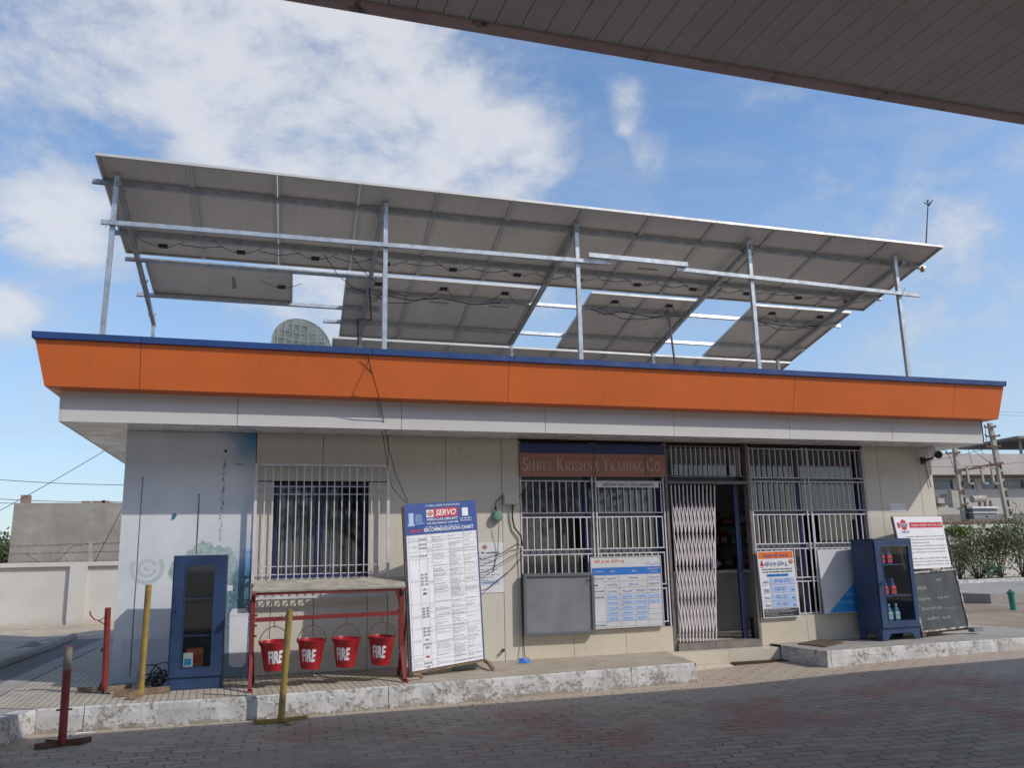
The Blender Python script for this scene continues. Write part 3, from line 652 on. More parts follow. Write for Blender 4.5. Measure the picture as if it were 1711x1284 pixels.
band('f0', 'f1', 'white_fascia', 'white_panel', [(397, 690), (671, 690), (911, 705), (1126, 710), (1319, 715), (1490, 720)])
band('o0', 'o1', 'orange_fascia', 'orange', [(233, 648), (848, 668), (1325, 688), (1592, 699)])
band('b0', 'b1', 'blue_coping', 'blue_trim', [(236, 570), (622, 590), (860, 600), (1210, 620), (1540, 636)])
def shelf(ka, kb, name, mat, up=False):
    a, b = ringpts(ka), ringpts(kb); m = MB()
    for i in range(4): m.add([a[i], a[(i+1) % 4], b[(i+1) % 4], b[i]], [(0, 1, 2, 3)])
    return m.build(name, mat, B)
shelf('f1', 'o0', 'orange_lip', 'orange'); shelf('o1', 'b0', 'coping_lip', 'blue_trim')
# coping top and inner parapet face
a = ringpts('b1'); m = MB(); inn = [a[0]+Vector((.40, .40, 0)), a[1]+Vector((-.40, .40, 0)), a[2]+Vector((-.40, -.40, 0)), a[3]+Vector((.40, -.40, 0))]
for i in range(4):
    j = (i+1) % 4; m.add([a[i], a[j], inn[j], inn[i]], [(0, 1, 2, 3)]); m.add([inn[i], inn[j], inn[j]-Vector((0, 0, .5)), inn[i]-Vector((0, 0, .5))], [(0, 1, 2, 3)])
m.build('parapet_cap', 'blue_trim', B)
# soffit sheets, mitred joints
f = ringpts('f0'); m = MB()
wc = [Vector((0.0, 0, 2.698)), Vector((L, 0, 2.698)), Vector((L, D, 2.698)), Vector((0, D, 2.698))]
cx = [f[0].x, at(397, 712, 1, -.70).x, at(671, 717, 1, -.70).x, at(1126, 730, 1, -.70).x, f[1].x]
wx = [0.0, cx[1]+.06, cx[2]-.04, cx[3], L]
def sheet(p, g=.003):
    c = sum(p, Vector())/4
    m.add([q+(c-q).normalized()*g for q in p], [(0, 1, 2, 3)])
for i in range(4): sheet([Vector((cx[i], -.699, zf)), Vector((cx[i+1], -.699, zf)), Vector((wx[i+1], .0, 2.698)), Vector((wx[i], .0, 2.698))])
for t0, t1 in ((0, .3), (.3, .65), (.65, 1)):
    for (fa, fb, wa, wb) in ((f[3], f[0], wc[3], wc[0]), (f[1], f[2], wc[1], wc[2])):
        sheet([fa.lerp(fb, t0), fa.lerp(fb, t1), wa.lerp(wb, t0), wa.lerp(wb, t1)][:2]+[wa.lerp(wb, t1), wa.lerp(wb, t0)])
so_ = m.build('soffit', 'soffit', B)
zb_ = max(zf, 2.698)+.012; m = MB(); m.add([(q_.x+o_, q_.y, zb_) for q_, o_ in zip(f, (.01, -.01, -.01, .01))], [(0, 1, 2, 3)])
m.build('soffit_backing', 'seam', so_)
# opening strip above the shop front : dark lintel board
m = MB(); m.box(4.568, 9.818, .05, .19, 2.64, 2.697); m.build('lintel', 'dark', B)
# ---- office window
w = MB(); w.box(1.60, 2.677, .10, .14, 2.09, 2.13); w.box(1.60, 2.677, .10, .14, 1.04, 1.08); w.box(1.60, 1.64, .10, .14, 1.08, 2.09); w.box(2.64, 2.677, .10, .14, 1.08, 2.09); w.box(2.085, 2.15, .09, .135, 1.08, 2.09)
wo = w.build('window', 'bluealu', B)
m = MB(); m.add([(1.64, .115, 1.08), (2.085, .115, 1.08), (2.085, .115, 2.09), (1.64, .115, 2.09)], [(0, 1, 2, 3)]); m.add([(2.15, .12, 1.08), (2.64, .12, 1.08), (2.64, .12, 2.09), (2.15, .12, 2.09)], [(0, 1, 2, 3)]); m.build('pane', 'glass', wo)
m = MB(); nn = 60; vs = []
for i in range(nn+1):
    x = 1.66+.62*i/nn; y = .24+.018*math.sin(i*1.15)+.008*math.sin(i*2.7); vs += [(x, y, 1.08), (x, y, 2.05)]
m.add(vs, [(2*i, 2*i+2, 2*i+3, 2*i+1) for i in range(nn)]); m.build('curtain', 'curtain', wo, smooth=True)
m = MB(); m.box(1.60, 2.677, -.001, .10, 1.0325, 1.0395); m.build('sill', 'cream', wo)
# ---- security grille in front of the window
g = MB(); gy = -.10
for (a, c) in (((1.392, gy, .822), (1.392, gy, 2.332)), ((2.897, gy, .822), (2.897, gy, 2.332))): g.bar(a, c, .032, .03, (0, 1, 0))
for z in (.832, 2.32): g.bar((1.405, gy, z), (2.884, gy, z), .03, .026)
for x in (1.392, 2.897):
    for z in (.832, 2.32): g.bar((x, gy+.015, z), (x, 0, z), .02)
go = g.build('window_grille', 'steel', B)
g = MB(); x = 1.49
while x < 2.86:
    g.bar((x, gy-.004, .845), (x, gy-.004, 2.307), .011, .011, (0, 1, 0)); g.bar((x, gy+.002, .843), (x, 0, .843), .009); g.bar((x, gy+.002, 2.309), (x, 0, 2.309), .009); x += .0866
for z in (2.073, 1.984, 1.174, 1.086, .93): g.bar((1.405, gy+.008, z), (2.884, gy+.008, z), .012, .009)
for z in (1.174, 1.086): 
    for x in (1.4, 2.89): g.bar((x, gy+.01, z), (x, 0, z-.06), .009)
g.build('grille_bars', 'steel', go)
# ---- shop front: blue aluminium mullions, glass, grilles
fr = MB(); hr = MB(); hrs = []; yy0, yy1 = .11, .16
def nr(*a_):
    q_ = MB(); q_.box(*a_); hrs.append(q_)
def post(x0, x1, z0=.31, z1=2.64): fr.box(x0, x1, yy0, yy1, z0, z1)
for x0, x1 in ((4.568, 4.60), (5.475, 5.545), (6.51, 6.58)): post(x0, x1)
for x0, x1 in ((7.90, 7.93), (8.71, 8.80), (9.74, 9.818)): post(x0, x1, .372)
for x0, x1 in ((4.60, 5.475), (5.545, 6.51)):
    for z0, z1 in ((.31, .35), (1.25, 1.30), (1.72, 1.75), (2.17, 2.23), (2.60, 2.64)): nr(x0, x1, yy0+.004, yy1-.004, z0, z1)
for x0, x1 in ((7.93, 8.71), (8.80, 9.74)):
    for z0, z1 in ((.372, .41), (.815, .86), (1.27, 1.32), (1.73, 1.77), (2.18, 2.23), (2.60, 2.64)): nr(x0, x1, yy0+.004, yy1-.004, z0, z1)
fr.box(6.66, 7.85, yy0+.002, yy1-.002, 2.16, 2.235); fr.box(7.70, 7.765, yy0, yy1, .10, 2.16); fr.box(7.30, 7.70, .4, .41, .101, .102)
sf = fr.build('shop_front', 'bluealu', B); [q_.build('transom_rail', 'greyframe', sf) for q_ in hrs]
def gp(m, x0, x1, y0, y1, z0, z1): m.add([(x0, y0, z0), (x1, y0, z0), (x1, y0, z1), (x0, y0, z1)], [(0, 1, 2, 3)])
m = MB()
for x0, x1 in ((4.60, 5.475), (5.545, 6.51)):
    for z0, z1 in ((.35, 1.25), (1.30, 2.17), (2.23, 2.60)):
        if x0 < 5 and z0 == 1.30:   # the serving hatch is slid open
            gp(m, x0, 5.225, .133, .137, z0, z1); gp(m, 5.225, x1, .133, .137, 1.74, z1); continue
        gp(m, x0, x1, .133, .137, z0, z1)
for x0, x1 in ((7.93, 8.71), (8.80, 9.74)):
    for z0, z1 in ((.41, .815), (.86, 1.27), (1.32, 2.18), (2.23, 2.60)):
        if x0 > 8.75 and z0 == 1.32: gp(m, 9.06, x1, .133, .137, z0, z1); gp(m, x0, 9.06, .133, .137, 1.74, z1); continue
        gp(m, x0, x1, .133, .137, z0, z1)
gp(m, 6.66, 7.85, .133, .137, 2.235, 2.62); gp(m, 7.765, 7.85, .133, .137, .12, 2.16)
m.build('glazing', 'glass', sf)
def grille(name, xa, xb, bands, posts, y=.02, sp=.0895, x0=None):
    g = MB(); b = MB()
    for z0, z1 in bands:
        for z in (z0, z1): g.bar((xa, y, z), (xb, y, z), .014, .014)
        x = (x0 or xa+sp)
        while x < xb-.03:
            if all(abs(x-p) > .02 for p in posts): b.bar((x, y-.002, z0+.008), (x, y-.002, z1-.008), .0125, .0125, (0, 1, 0))
            x += sp
    for p in posts: g.bar((p, y-.016, bands[0][0]-.06), (p, y-.016, 2.66), .016, .014, (0, 1, 0))
    o = g.build(name, 'steel', B); b.build('grille_bars', 'steel', o); return o
grille('shop_grille', 4.57, 6.59, [(.371, .787), (.843, 1.243), (1.305, 1.705), (1.76, 2.165)], [4.585, 5.555, 5.605, 6.575], x0=4.663)
grille('shop_grille', 7.905, 9.815, [(.39, .815), (.867, 1.257), (1.325, 1.72), (1.778, 2.175), (2.228, 2.635)], [7.915, 8.79, 8.86, 9.80])
g = MB(); b = MB()
for z in (2.245, 2.645): g.bar((6.655, .02, z), (7.845, .02, z), .014)
for i in range(1, 16): b.bar((6.655+i*.0745, .018, 2.252), (6.655+i*.0745, .018, 2.638), .0125, .0125, (0, 1, 0))
g.bar((7.73, .01, 2.25), (7.73, .01, 2.64), .03, .02, (0, 1, 0))
o = g.build('transom_grille', 'brownpost', B); b.build('grille_bars', 'steel', o)
g = MB(); g.box(6.60, 6.642, -.012, .10, .0, 2.69); g.box(7.858, 7.893, -.012, .10, .0, 2.69); g.box(6.643, 7.857, -.03, .03, 2.135, 2.172); g.box(6.643, 7.857, -.045, .12, .0, .095)
g.box(7.19, 7.215, -.05, -.045, 0, .1)
g.build('door_frame', 'brownpost', B)
# folding gate, drawn to the left
g = MB(); l2 = MB(); NP = 12
for i in range(NP):
    xt, xb2 = 6.672+.0595*i, 6.672+.0475*i
    g.bar((xb2, -.032, .104), (xt, -.032, 2.118), .014, .014, (0, 1, 0)); 
    g.bar((xb2+.012, -.012, .106), (xt+.012, -.012, 2.116), .009, .012, (0, 1, 0))
def gx(i, z): f = (z-.104)/2.014; return 6.672+i*(.0475+.012*f)
zz = .22
while zz < 1.75:
    for i in range(NP-1):
        z0_ = zz+(.0 if i % 2 else .0)
        l2.bar((gx(i, z0_), -.044, z0_), (gx(i+1, z0_+.40), -.044, z0_+.40), .014, .003, (0, 1, 0)); l2.bar((gx(i+1, z0_), -.049, z0_), (gx(i, z0_+.40), -.049, z0_+.40), .014, .003, (0, 1, 0))
    zz += .42
g.bar((7.22, -.05, 1.02), (7.22, -.05, 1.16), .02, .02, (0, 1, 0))
o = g.build('folding_gate', 'gatepaint', B); l2.build('lattice', 'gatepaint', o)
# interior
m = MB(); m.box(.2, 10.83, .2, D-.2, .02, .095, 1); m.box(.2, 10.83, 4.2, 4.25, .095, 2.64); m.box(4.42, 4.50, .2, 4.2, .095, 2.64); m.box(.2, 10.83, .205, 4.2, 2.64, 2.66); m.box(2.3, 2.36, .3, 4.2, .095, 2.64)
m.build('room', ['roomwall', 'cream_tile'], B)
CT = thing('shop_counter', 'pale shop counter inside the doorway', 'counter', (8.0, 1.6, .095))
m = MB(); m.box(7.1, 9.6, 1.3, 1.85, .096, .93); m.build('counter_body', 'bldg', CT); m = MB(); m.box(7.04, 9.66, 1.25, 1.9, .93, .97); m.build('counter_top', 'white', CT)
SH = thing('wall_shelves', 'dark shelf unit with boxes on the back wall inside the doorway', 'shelves', (8.6, 4.0, .095))
m = MB(); m.box(7.0, 10.6, 3.85, 4.19, .096, .12); 
for z in (.6, .98, 1.36, 1.74): m.box(7.0, 10.6, 3.85, 4.19, z, z+.025)
for x in (7.0, 7.9, 8.8, 9.7, 10.57): m.box(x-.015, x+.015, 3.85, 4.19, .12, 1.95)
m.build('shelf_frame', 'greyframe', SH)
for z in (1.005, 1.385, 1.765):
    x = 9.0
    while x < 10.3:
        w_ = random.uniform(.1, .26); h_ = random.uniform(.1, .26)
        if random.random() < .8: m = MB(); m.box(x, x+w_, 3.9, 4.1, z+.001, z+h_); m.box(x+.02, x+w_-.02, 3.895, 3.9, z+.03, z+h_*.6, 1); tag(m.build('stock_carton', [['printred', 'midblue', 'green', 'bldg', 'woodold'][random.randrange(5)], 'offwhite']), 'small carton on the dark shelves inside the doorway', 'box', 'cartons on the indoor shelves')
        x += w_+random.uniform(.02, .15)
BG = thing('plastic_bag', 'pale crumpled bag lying on the shop counter', 'bag', (8.05, 1.5, .97))
m = MB(); vs = []
for i in range(7):
    for j in range(12):
        a = j*math.pi/6; r = (.13*math.sin(math.pi*(i+.6)/7.5))*(1+.25*noise.noise(Vector((i*.9, j*.8, 2)))); vs.append((8.05+r*1.5*math.cos(a), 1.5+r*math.sin(a), .972+.03*i+.02*noise.noise(Vector((i, j, 4)))))
m.add(vs, [(i*12+j, i*12+(j+1) % 12, (i+1)*12+(j+1) % 12, (i+1)*12+j) for i in range(6) for j in range(12)]+[tuple(72+j for j in range(12)), tuple(range(11, -1, -1))]); m.build('bag_body', 'printpale', BG, smooth=True)
# ================================================================== CANOPY OVERHEAD
CZ, CY = 4.449, -5.62
CN = thing('forecourt_canopy', 'dark ribbed underside of the forecourt canopy overhead', 'canopy', (6, -13, GZ))
m = MB(); m.box(-9, 24, CY-.09, CY, CZ, CZ+.5); m.box(-9, 24, -17, -16.9, CZ, CZ+.5); m.box(-9.1, -9, -17, CY, CZ, CZ+.5); m.box(24, 24.1, -17, CY, CZ, CZ+.5); m.build('fascia', 'canopyedge', CN)
m = MB(); x = -8.99
while x < 23.9: m.box(x, x+.163, -16.9, CY-.093, CZ+.02, CZ+.03); x += .168
m.build('ceiling_sheets', 'canopyunder', CN)
m = MB(); m.box(-9, 24, -16.9, CY-.09, CZ+.036, CZ+.05); m.build('ceiling_backing', 'seam', CN)
for x in (-3, 14): m = MB(); m.box(x-.22, x+.22, -14.2, -13.7, GZ-.02, CZ+.03); m.build('column', 'white_panel', CN)
# ================================================================== SOLAR ARRAY ON THE ROOF
PO = Vector((-.507, -.305, 5.795)); E1 = Vector((1, 0, 0)); E2 = Vector((.136, 2.115, -.441)).normalized(); EN = E1.cross(E2).normalized()
def sp(s, t, n=0.): return PO+E1*s+E2*t+EN*n
PW, PL = .994, 2.10
def solar(name, loc, W_, L_, flip, label, group, land=False):
    t_ = thing(name, label, 'solar panel', loc, group)
    def q(s, t, n=0.):
        if flip: s, t = W_-s, L_-t
        return Vector(loc)+E1*s+E2*t+EN*n
    def slab(m, s0, s1, t0, t1, n0, n1, mi=0):
        if flip: s0, s1, t0, t1 = s1, s0, t1, t0
        m.hexa([q(s0, t0, n0), q(s1, t0, n0), q(s1, t1, n0), q(s0, t1, n0), q(s0, t0, n1), q(s1, t0, n1), q(s1, t1, n1), q(s0, t1, n1)], mi)
    if flip: 
        def slab(m, s0, s1, t0, t1, n0, n1, mi=0):
            a0, a1, b0, b1 = W_-s1, W_-s0, L_-t1, L_-t0; l = Vector(loc)
            f = lambda s, t, n: l+E1*s+E2*t+EN*n
            m.hexa([f(a0, b0, n0), f(a1, b0, n0), f(a1, b1, n0), f(a0, b1, n0), f(a0, b0, n1), f(a1, b0, n1), f(a1, b1, n1), f(a0, b1, n1)], mi)
    m = MB(); slab(m, 0, W_, 0, .012, 0, .036); slab(m, 0, W_, L_-.012, L_, 0, .036); slab(m, 0, .012, .012, L_-.012, 0, .036); slab(m, W_-.012, W_, .012, L_-.012, 0, .036)
    slab(m, .012, W_-.012, .012, .03, 0, .003); slab(m, .012, W_-.012, L_-.03, L_-.012, 0, .003); slab(m, .012, .03, .03, L_-.03, 0, .003); slab(m, W_-.03, W_-.012, .03, L_-.03, 0, .003)
    m.build('panel_frame', 'alu', t_)
    m = MB(); slab(m, .012, W_-.012, .012, L_-.012, .024, .033); slab(m, .012, W_-.012, .012, L_-.012, .0335, .035, 1); m.build('laminate', ['backsheet', 'bluealu'], t_)
    js, jt = (W_*.5, L_-.24) if not land else (W_-.16, L_*.5)
    m = MB(); slab(m, js-.055, js+.055, jt-.035, jt+.035, .0, .024); jb = m.build('junction_box', 'black', t_)
    m = MB()
    for sgn in (-1, 1):
        m.tube([q(js+sgn*.05, jt, .008), q(js+sgn*.10, jt-.05, -.02), q(js+sgn*(.2), jt-.17, -.045), q(js+sgn*.30, jt-.2, -.012)], .0045, 5)
    m.build('lead', 'cable', jb)
    st = Board(q(W_*.5 if not flip else W_*.5, L_*.5), E1, E2, 1, 1)
    m = MB()
    b = Board(q(W_*.13, L_-.30, .0225), (q(1, 0)-q(0, 0)), -(q(0, 1)-q(0, 0)), .1, .05, m)
    b.rect(-.045, -.03, .045, .03, .0, 0); b.rect(-.035, .005, .03, .012, .0006, 1); b.rect(-.035, -.012, .035, -.006, .0006, 1); m.build('rating_sticker', ['white', 'printgrey'], t_)
    m = MB()
    if not land: b = Board(q(W_*.5, L_*.66, .0225), (q(1, 0)-q(0, 0)), -(q(0, 1)-q(0, 0)), 1, 1, m)
    else: b = Board(q(W_*.58, L_*.5, .0225), (q(0, 1)-q(0, 0)), (q(1, 0)-q(0, 0)), 1, 1, m)
    if b.N.dot(EN) > 0: b.N = -b.N
    b.text('RAYZON', -.16, -.03, .32, .055, .0012, 0); m.build('lettering', 'printblack', t_)
    return t_
ordn = ['first', 'second', 'third', 'fourth', 'fifth', 'sixth', 'seventh', 'eighth', 'ninth', 'tenth', 'eleventh', 'twelfth']
GRP = 'solar panels of the rooftop array'
p0 = solar('solar_panel', sp(.008, 0), PW, PL, False, 'solar panel at the left end of the high front row', GRP)
for i in range(1, 12):
    dup(p0, sp(.008+i*1.0, 0), 'solar panel at the right end of the high front row' if i == 11 else 'solar panel in the high front row, %s from the left' % ordn[i])
solar('solar_panel', sp(.22, 2.24), 1.98, 1.0, False, 'single sideways solar panel hanging alone below the left end of the front row', GRP, True)
sp2 = [(2.96, 'left panel of the block of three in the second row'), (3.96, 'middle panel of the block of three in the second row'), (4.95, 'right panel of the block of three in the second row'),
       (6.84, 'left panel of the second row pair nearest the thin pole'), (7.83, 'right panel of the second row pair nearest the thin pole'), (9.83, 'left panel of the second row pair at the right end'), (10.82, 'right panel of the second row pair at the right end')]
q0 = solar('solar_panel', sp(sp2[0][0], 2.2), PW, 2.05, True, 'solar panel, '+sp2[0][1], GRP)
for s_, lab in sp2[1:]: dup(q0, sp(s_, 2.2), 'solar panel, '+lab)
q1 = solar('solar_panel', sp(2.86, 4.33), PW, 2.05, False, 'solar panel of the back row, leftmost sliver seen above the blue coping', GRP)
for i in range(1, 9): dup(q1, sp(2.86+i*1.0, 4.33), 'solar panel of the back row just above the blue coping, %s from the left' % ordn[i])
# ---- mounting frame
F = thing('mounting_frame', 'galvanised steel frame of posts and beams carrying the solar panels', 'frame', (5.4, 1.8, 3.05))
PXS = [(-.30, -.345), (2.868, 2.86), (5.495, 5.49), (8.22, 8.235), (10.85, 10.86)]
for i, (xt, xb_) in enumerate(PXS):
    m = MB(); m.bar((xb_, .05, 3.05), (xt, .05, 5.70), .055, .055, (0, 1, 0)); m.bar((xt, .05, 5.70), (xt, .05, 5.72), .062, .062, (0, 1, 0)); m.bar((xb_, .05, 3.05), (xb_, .05, 3.06), .16, .16, (0, 1, 0))
    m.build('post', 'galv', F)
    rx = [(.21, .13), (3.31, 3.29), (5.99, 5.90), (8.73, 8.62), (11.47, 11.28)][i]
    m = MB(); m.bar(sp(rx[0], .34, -.10), sp(rx[1], 4.0, -.10), .055, .075, EN); m.build('rafter', 'galvdull', F)
    bp = sp(rx[1], 3.93, -.12); m = MB(); m.bar((bp.x, bp.y, 3.05), (bp.x, bp.y, bp.z+.02), .05, .05, (0, 1, 0)); m.build('short_post', 'galv', F)
    m = MB()
    for tt in (.5, 1.6, 2.64, 3.65):
        c = sp(rx[0]+(rx[1]-rx[0])*tt/4, tt, -.085)
        for sg in (-1, 1): m.bar(c+E1*sg*.03+E2*.03-EN*.05, c+E1*sg*.06+E2*.03+EN*.02, .004, .035, E2)
    m.build('cleat', 'galvdull', F)
def purlin(s0, s1, t, n=-.03, w=.042, mat='galvdull', t1=None):
    m = MB(); m.bar(sp(s0, t, n), sp(s1, t if t1 is None else t1, n), w, .055, EN); m.build('purlin', mat, F)
purlin(-.10, 12.08, .47, t1=.55); purlin(-.03, 12.0, 1.55, t1=1.6)
purlin(-.01, 3.5, 2.19, mat='galv'); purlin(-.01, 3.53, 3.18, mat='galv')
purlin(2.97, 11.86, 2.64, mat='galv'); purlin(2.68, 11.76, 3.66, mat='galv')
purlin(2.7, 11.8, 4.8)
m = MB(); m.bar((-.43, -.002, 5.115), (5.96, -.002, 5.165), .045, .052); m.build('tie_beam', 'galv', F)
m = MB(); m.bar((5.62, -.05, 5.235), (7.13, -.05, 5.225), .05, .062); m.build('splice', 'galv', F)
m = MB(); m.bar((6.98, -.002, 5.165), (11.2, -.002, 5.085), .045, .052); m.build('tie_beam', 'galv', F)
m = MB()
for (x, z) in ((-.33, 5.13), (10.87, 5.1)): m.bar((x-.05, -.03, z-.09), (x+.05, -.03, z+.09), .012, .004)
m.build('strap', 'galvdull', F)
# loose wiring under the panels
WR = thing('panel_wiring', 'loose black wiring strung beneath the solar panels', 'cable', tuple(sp(3, 1.6, -.06)))
m = MB()
for k in range(11):
    a, c = sp(.75+k*1.0, 1.66, -.065), sp(1.3+k*1.0, 1.62, -.065)
    m = MB(); m.tube([a, (a+c)/2+Vector((0, 0, -.03-.02*(k % 3))), c], .005, 5); m.build('wire', 'cable', WR)
for a, b_ in ((2.62, 3.3), (3.3, 3.5), (3.4, 4.2), (3.0, 3.9), (7.2, 8.3), (10.2, 11.2)):
    t0 = 1.6 if a < 3.3 else 2.62
    A_, B_ = sp(a, t0, -.07), sp(b_, 2.6, -.08); m = MB(); m.tube([A_, A_*.7+B_*.3+Vector((0, 0, -.12)), A_*.35+B_*.65+Vector((0, 0, -.1)), B_], .006, 5); m.build('wire', 'cable', WR)
for a, b_, t_ in ((3.5, 4.4, 2.6), (4.5, 5.4, 2.6), (6.95, 7.5, 2.6), (7.5, 8.6, 2.6), (10.0, 11.5, 2.6)):
    A_, B_ = sp(a, t_, -.07), sp(b_, t_, -.07); m = MB(); m.tube([A_, (A_+B_)/2+Vector((0, 0, -.06)), B_], .008, 5); m.build('wire', 'cable', WR)
A_ = sp(3.3, 2.3, -.1); m = MB(); m.tube([A_, A_+Vector((.05, .1, -.5)), sp(3.2, 3.3, -.15), sp(3.25, 3.9, -.3)], .012, 6); m.build('wire', 'cable', WR)

# dish, rods on the roof
c = at(503, 574, 1, 1.6); DS = thing('satellite_dish', 'round ribbed dish antenna peeping over the blue coping', 'dish', (c.x, 1.6, 3.05))
rd = (at(555, 574, 1, 1.6).x-at(452, 574, 1, 1.6).x)/2; cz = at(503, 532, 1, 1.6).z-rd
ax = Vector((.25, -1, .25)).normalized(); X_ = ax.cross(Vector((0, 0, 1))).normalized(); Y_ = X_.cross(ax)
C0 = Vector((c.x, 1.6, cz))
m = MB(); m.lathe(C0, [(0.0, -.12), (rd*.4, -.10), (rd*.75, -.05), (rd, .02), (rd*1.0, .035), (rd*.96, .03), (rd*.74, -.03), (rd*.4, -.085), (0, -.105)], 40, axis=ax); MT['dish'] = pbr('dish_mesh', (.72, .74, .66), .5, var=.08, sc=4); m.build('reflector', 'dish', DS, smooth=True)
m = MB()
m.lathe(C0, [(rd*.985, .03), (rd*1.02, .03), (rd*1.02, .05), (rd*.985, .05)], 40, axis=ax)
m.lathe(C0, [(rd*.58, .0), (rd*.60, .0), (rd*.60, .03), (rd*.58, .03)], 40, axis=ax)
for k in range(-3, 4):
    o_ = k*rd*.27; hl = math.sqrt(max(0, rd*rd-o_*o_))
    for A1_, A2_ in ((X_, Y_), (Y_, X_)):
        pts = [C0+A1_*o_+A2_*hl*f_+ax*(.035-.10*(1-min(1, math.hypot(o_, hl*f_)/rd))) for f_ in (-1, -.6, -.2, .2, .6, 1)]
        for p_, q_ in zip(pts, pts[1:]): m.bar(p_, q_, .014, .035, ax)
m.build('rib', 'dish', DS)
m = MB(); m.tube([(c.x, 1.75, 3.05), (c.x, 1.75, cz)], .03, 8); m.tube([(c.x, 1.75, cz), C0], .025, 6); m.build('mast', 'galv', DS)
a, b_ = at(1551, 334, 1, -.22), at(1547, 414, 1, -.22)
LR = thing('lightning_rod', 'thin spiked lightning rod above the right end of the panels', 'rod', tuple(b_))
m = MB(); m.tube([b_, a], [.012, .008], 6)
for k in range(4):
    d = Vector((math.cos(k*math.pi/2+.4), math.sin(k*math.pi/2+.4), 0)); m.tube([a-Vector((0, 0, .10)), a+d*.07-Vector((0, 0, .02))], .007, 5)
m.build('spike', 'black', LR)
a, b_ = at(1113, 497, 1, 2.2), at(1127, 603, 1, 2.2); TP = thing('roof_pole', 'thin dark pole leaning up to the middle of the panels', 'pole', tuple(b_)); m = MB(); m.tube([b_+(b_-a).normalized()*.6, a], .018, 6); m.build('pole_shaft', 'greymetal', TP)
c = at(1541, 449, 1, .1); LP_ = thing('beam_clamp_lamp', 'small brass coloured fitting at the right tip of the front beam', 'fitting', tuple(c)); m = MB(); m.lathe(c-Vector((0, 0, .05)), [(0, 0), (.03, .0), (.035, .05), (.02, .06), (.02, .09), (0, .09)], 10); m.build('fitting_body', 'yellow', LP_, smooth=True)
# ================================================================== FACADE OBJECTS
# company banner
bo = at(*((820+148/3.056), 700+302/3.056), 1, -.03); 
BN = thing('shop_banner', 'faded red and blue shop name banner over the left shop windows', 'banner', (5.6, -.02, 2.2))
b = Board((4.575, -.024, 2.215), (1, 0, .004), (0, 0, 1), 2.03, .425)
b.slab(0, 0, 2.03, .425, -.008, 0, 0)
b.rect(0, .298, 2.03, .425, .0014, 1)
serif_line(b, ['SHREE', 'KRISHNA', 'TRADING', 'CO.'], .03, .075, 1.97, .165, .125, .0014, 2)
for u in (.145, .99, 1.02, 1.74, 1.79): b.line([(u, 0), (u+.006, .425)], .006, .0028, 3)
b.mb.build('banner_cloth', ['banner', 'bannerblue', 'bannertext', 'printblack'], BN)
GS = thing('name_strip', 'narrow white strip with black shop name lettering hung below the banner', 'sign', (6.05, -.02, 2.08))
b = Board((5.612, -.012, 2.083), (1, 0, 0), (0, 0, 1), .89, .078); b.slab(0, 0, .89, .078, -.006, 0); b.text('SHREE KRISHNA TRADING CO. - GSTIN No. 24ABVPB6229P1ZH', .09, .018, .73, .042, .0014, 1); b.mb.build('strip_board', ['white', 'printblack'], GS)
# grey notice case
NC = thing('notice_case', 'empty grey metal notice case hung below the left shop window', 'notice board', (5.02, -.08, .29))
V = lambda a, c: (Vector(c)-Vector(a))
O = Vector((4.553, -.10, .285)); b = Board(O, (1, 0, -.008), (.010, 0, 1), .93, .735)
b.slab(0, 0, .93, .735, -.06, -.018, 0); b.mb.build('back_plate', 'greymetal', NC)
b2 = Board(O, (1, 0, -.008), (.010, 0, 1), .93, .735)
for r_ in ((0, 0, .93, .04), (0, .695, .93, .735), (0, .04, .04, .695), (.89, .04, .93, .695)): b2.slab(*r_, -.06, .0)
b2.mb.build('case_frame', 'greyframe', NC, bevel=.003)
b3 = Board(O, (1, 0, -.008), (.010, 0, 1), .93, .735); b3.rect(.845, .63, .862, .685, .0015, 0); b3.rect(.846, .62, .861, .655, .003, 1); b3.mb.build('latch_sticker', ['yellow', 'printblack'], NC)
# blue and white price chart
PC = thing('rate_chart', 'pale blue and white handwritten rate chart standing on the plinth beside the grey notice case', 'notice board', (5.95, -.05, .32))
b = Board((5.47, -.052, .318), (1, 0, .006), (-.004, 0, 1), .985, .885)
b.slab(0, 0, .985, .885, -.02, 0, 0); W_, H_ = .985, .885
for r_ in ((0, 0, .985, .012), (0, .873, .985, .885), (0, .012, .012, .873), (.973, .012, .985, .873)): b.slab(*r_, 0, .006, 5)
b.rect(.014, .655, .971, .745, .0015, 1); b.rect(.014, .747, .971, .871, .0015, 2)
b.text('શ્રી કૃષ્ણ ટ્રેડીંગ કું.', .05, .80, .42, .05, .003, 6); b.scrawl(.76, .755, .18, .05, .003, 4, 14, .005)
for st_, u, w_ in (('આજની ચાર્ટ', .05, .12), ('પેટ્રોલ', .26, .07), ('ડીઝલ', .56, .07)): b.text(st_, u, .685, w_, .03, .003, 2)
b.text('એક્સ્ટ્રા પ્રિમિયમ', .78, .705, .17, .026, .003, 2); b.text('(પેટ્રોલ)', .83, .67, .09, .024, .003, 2)
rows = [.653, .575, .497, .42, .352, .285, .219, .153, .087, .022]
for v in rows[1:]: b.line([(.014 if v > .4 or v < .1 else .19, v), (.971, v)], .0035, .0015, 3)
for u in (.19, .385, .775): b.line([(u, .014), (u, .653)], .0035, .0016, 3)
b.line([(.58, .014), (.58, .497)], .0035, .0016, 3)
for st_, v in (('ઓપનિંગ સ્ટોક', .60), ('આવક', .52), ('મીટર ડેન્સિટી', .445), ('ઓપનિંગ રીડીંગ', .372), ('આજની આવક', .035)): b.text(st_, .03, v, .14 if len(st_) > 5 else .06, .026, .003, 7)
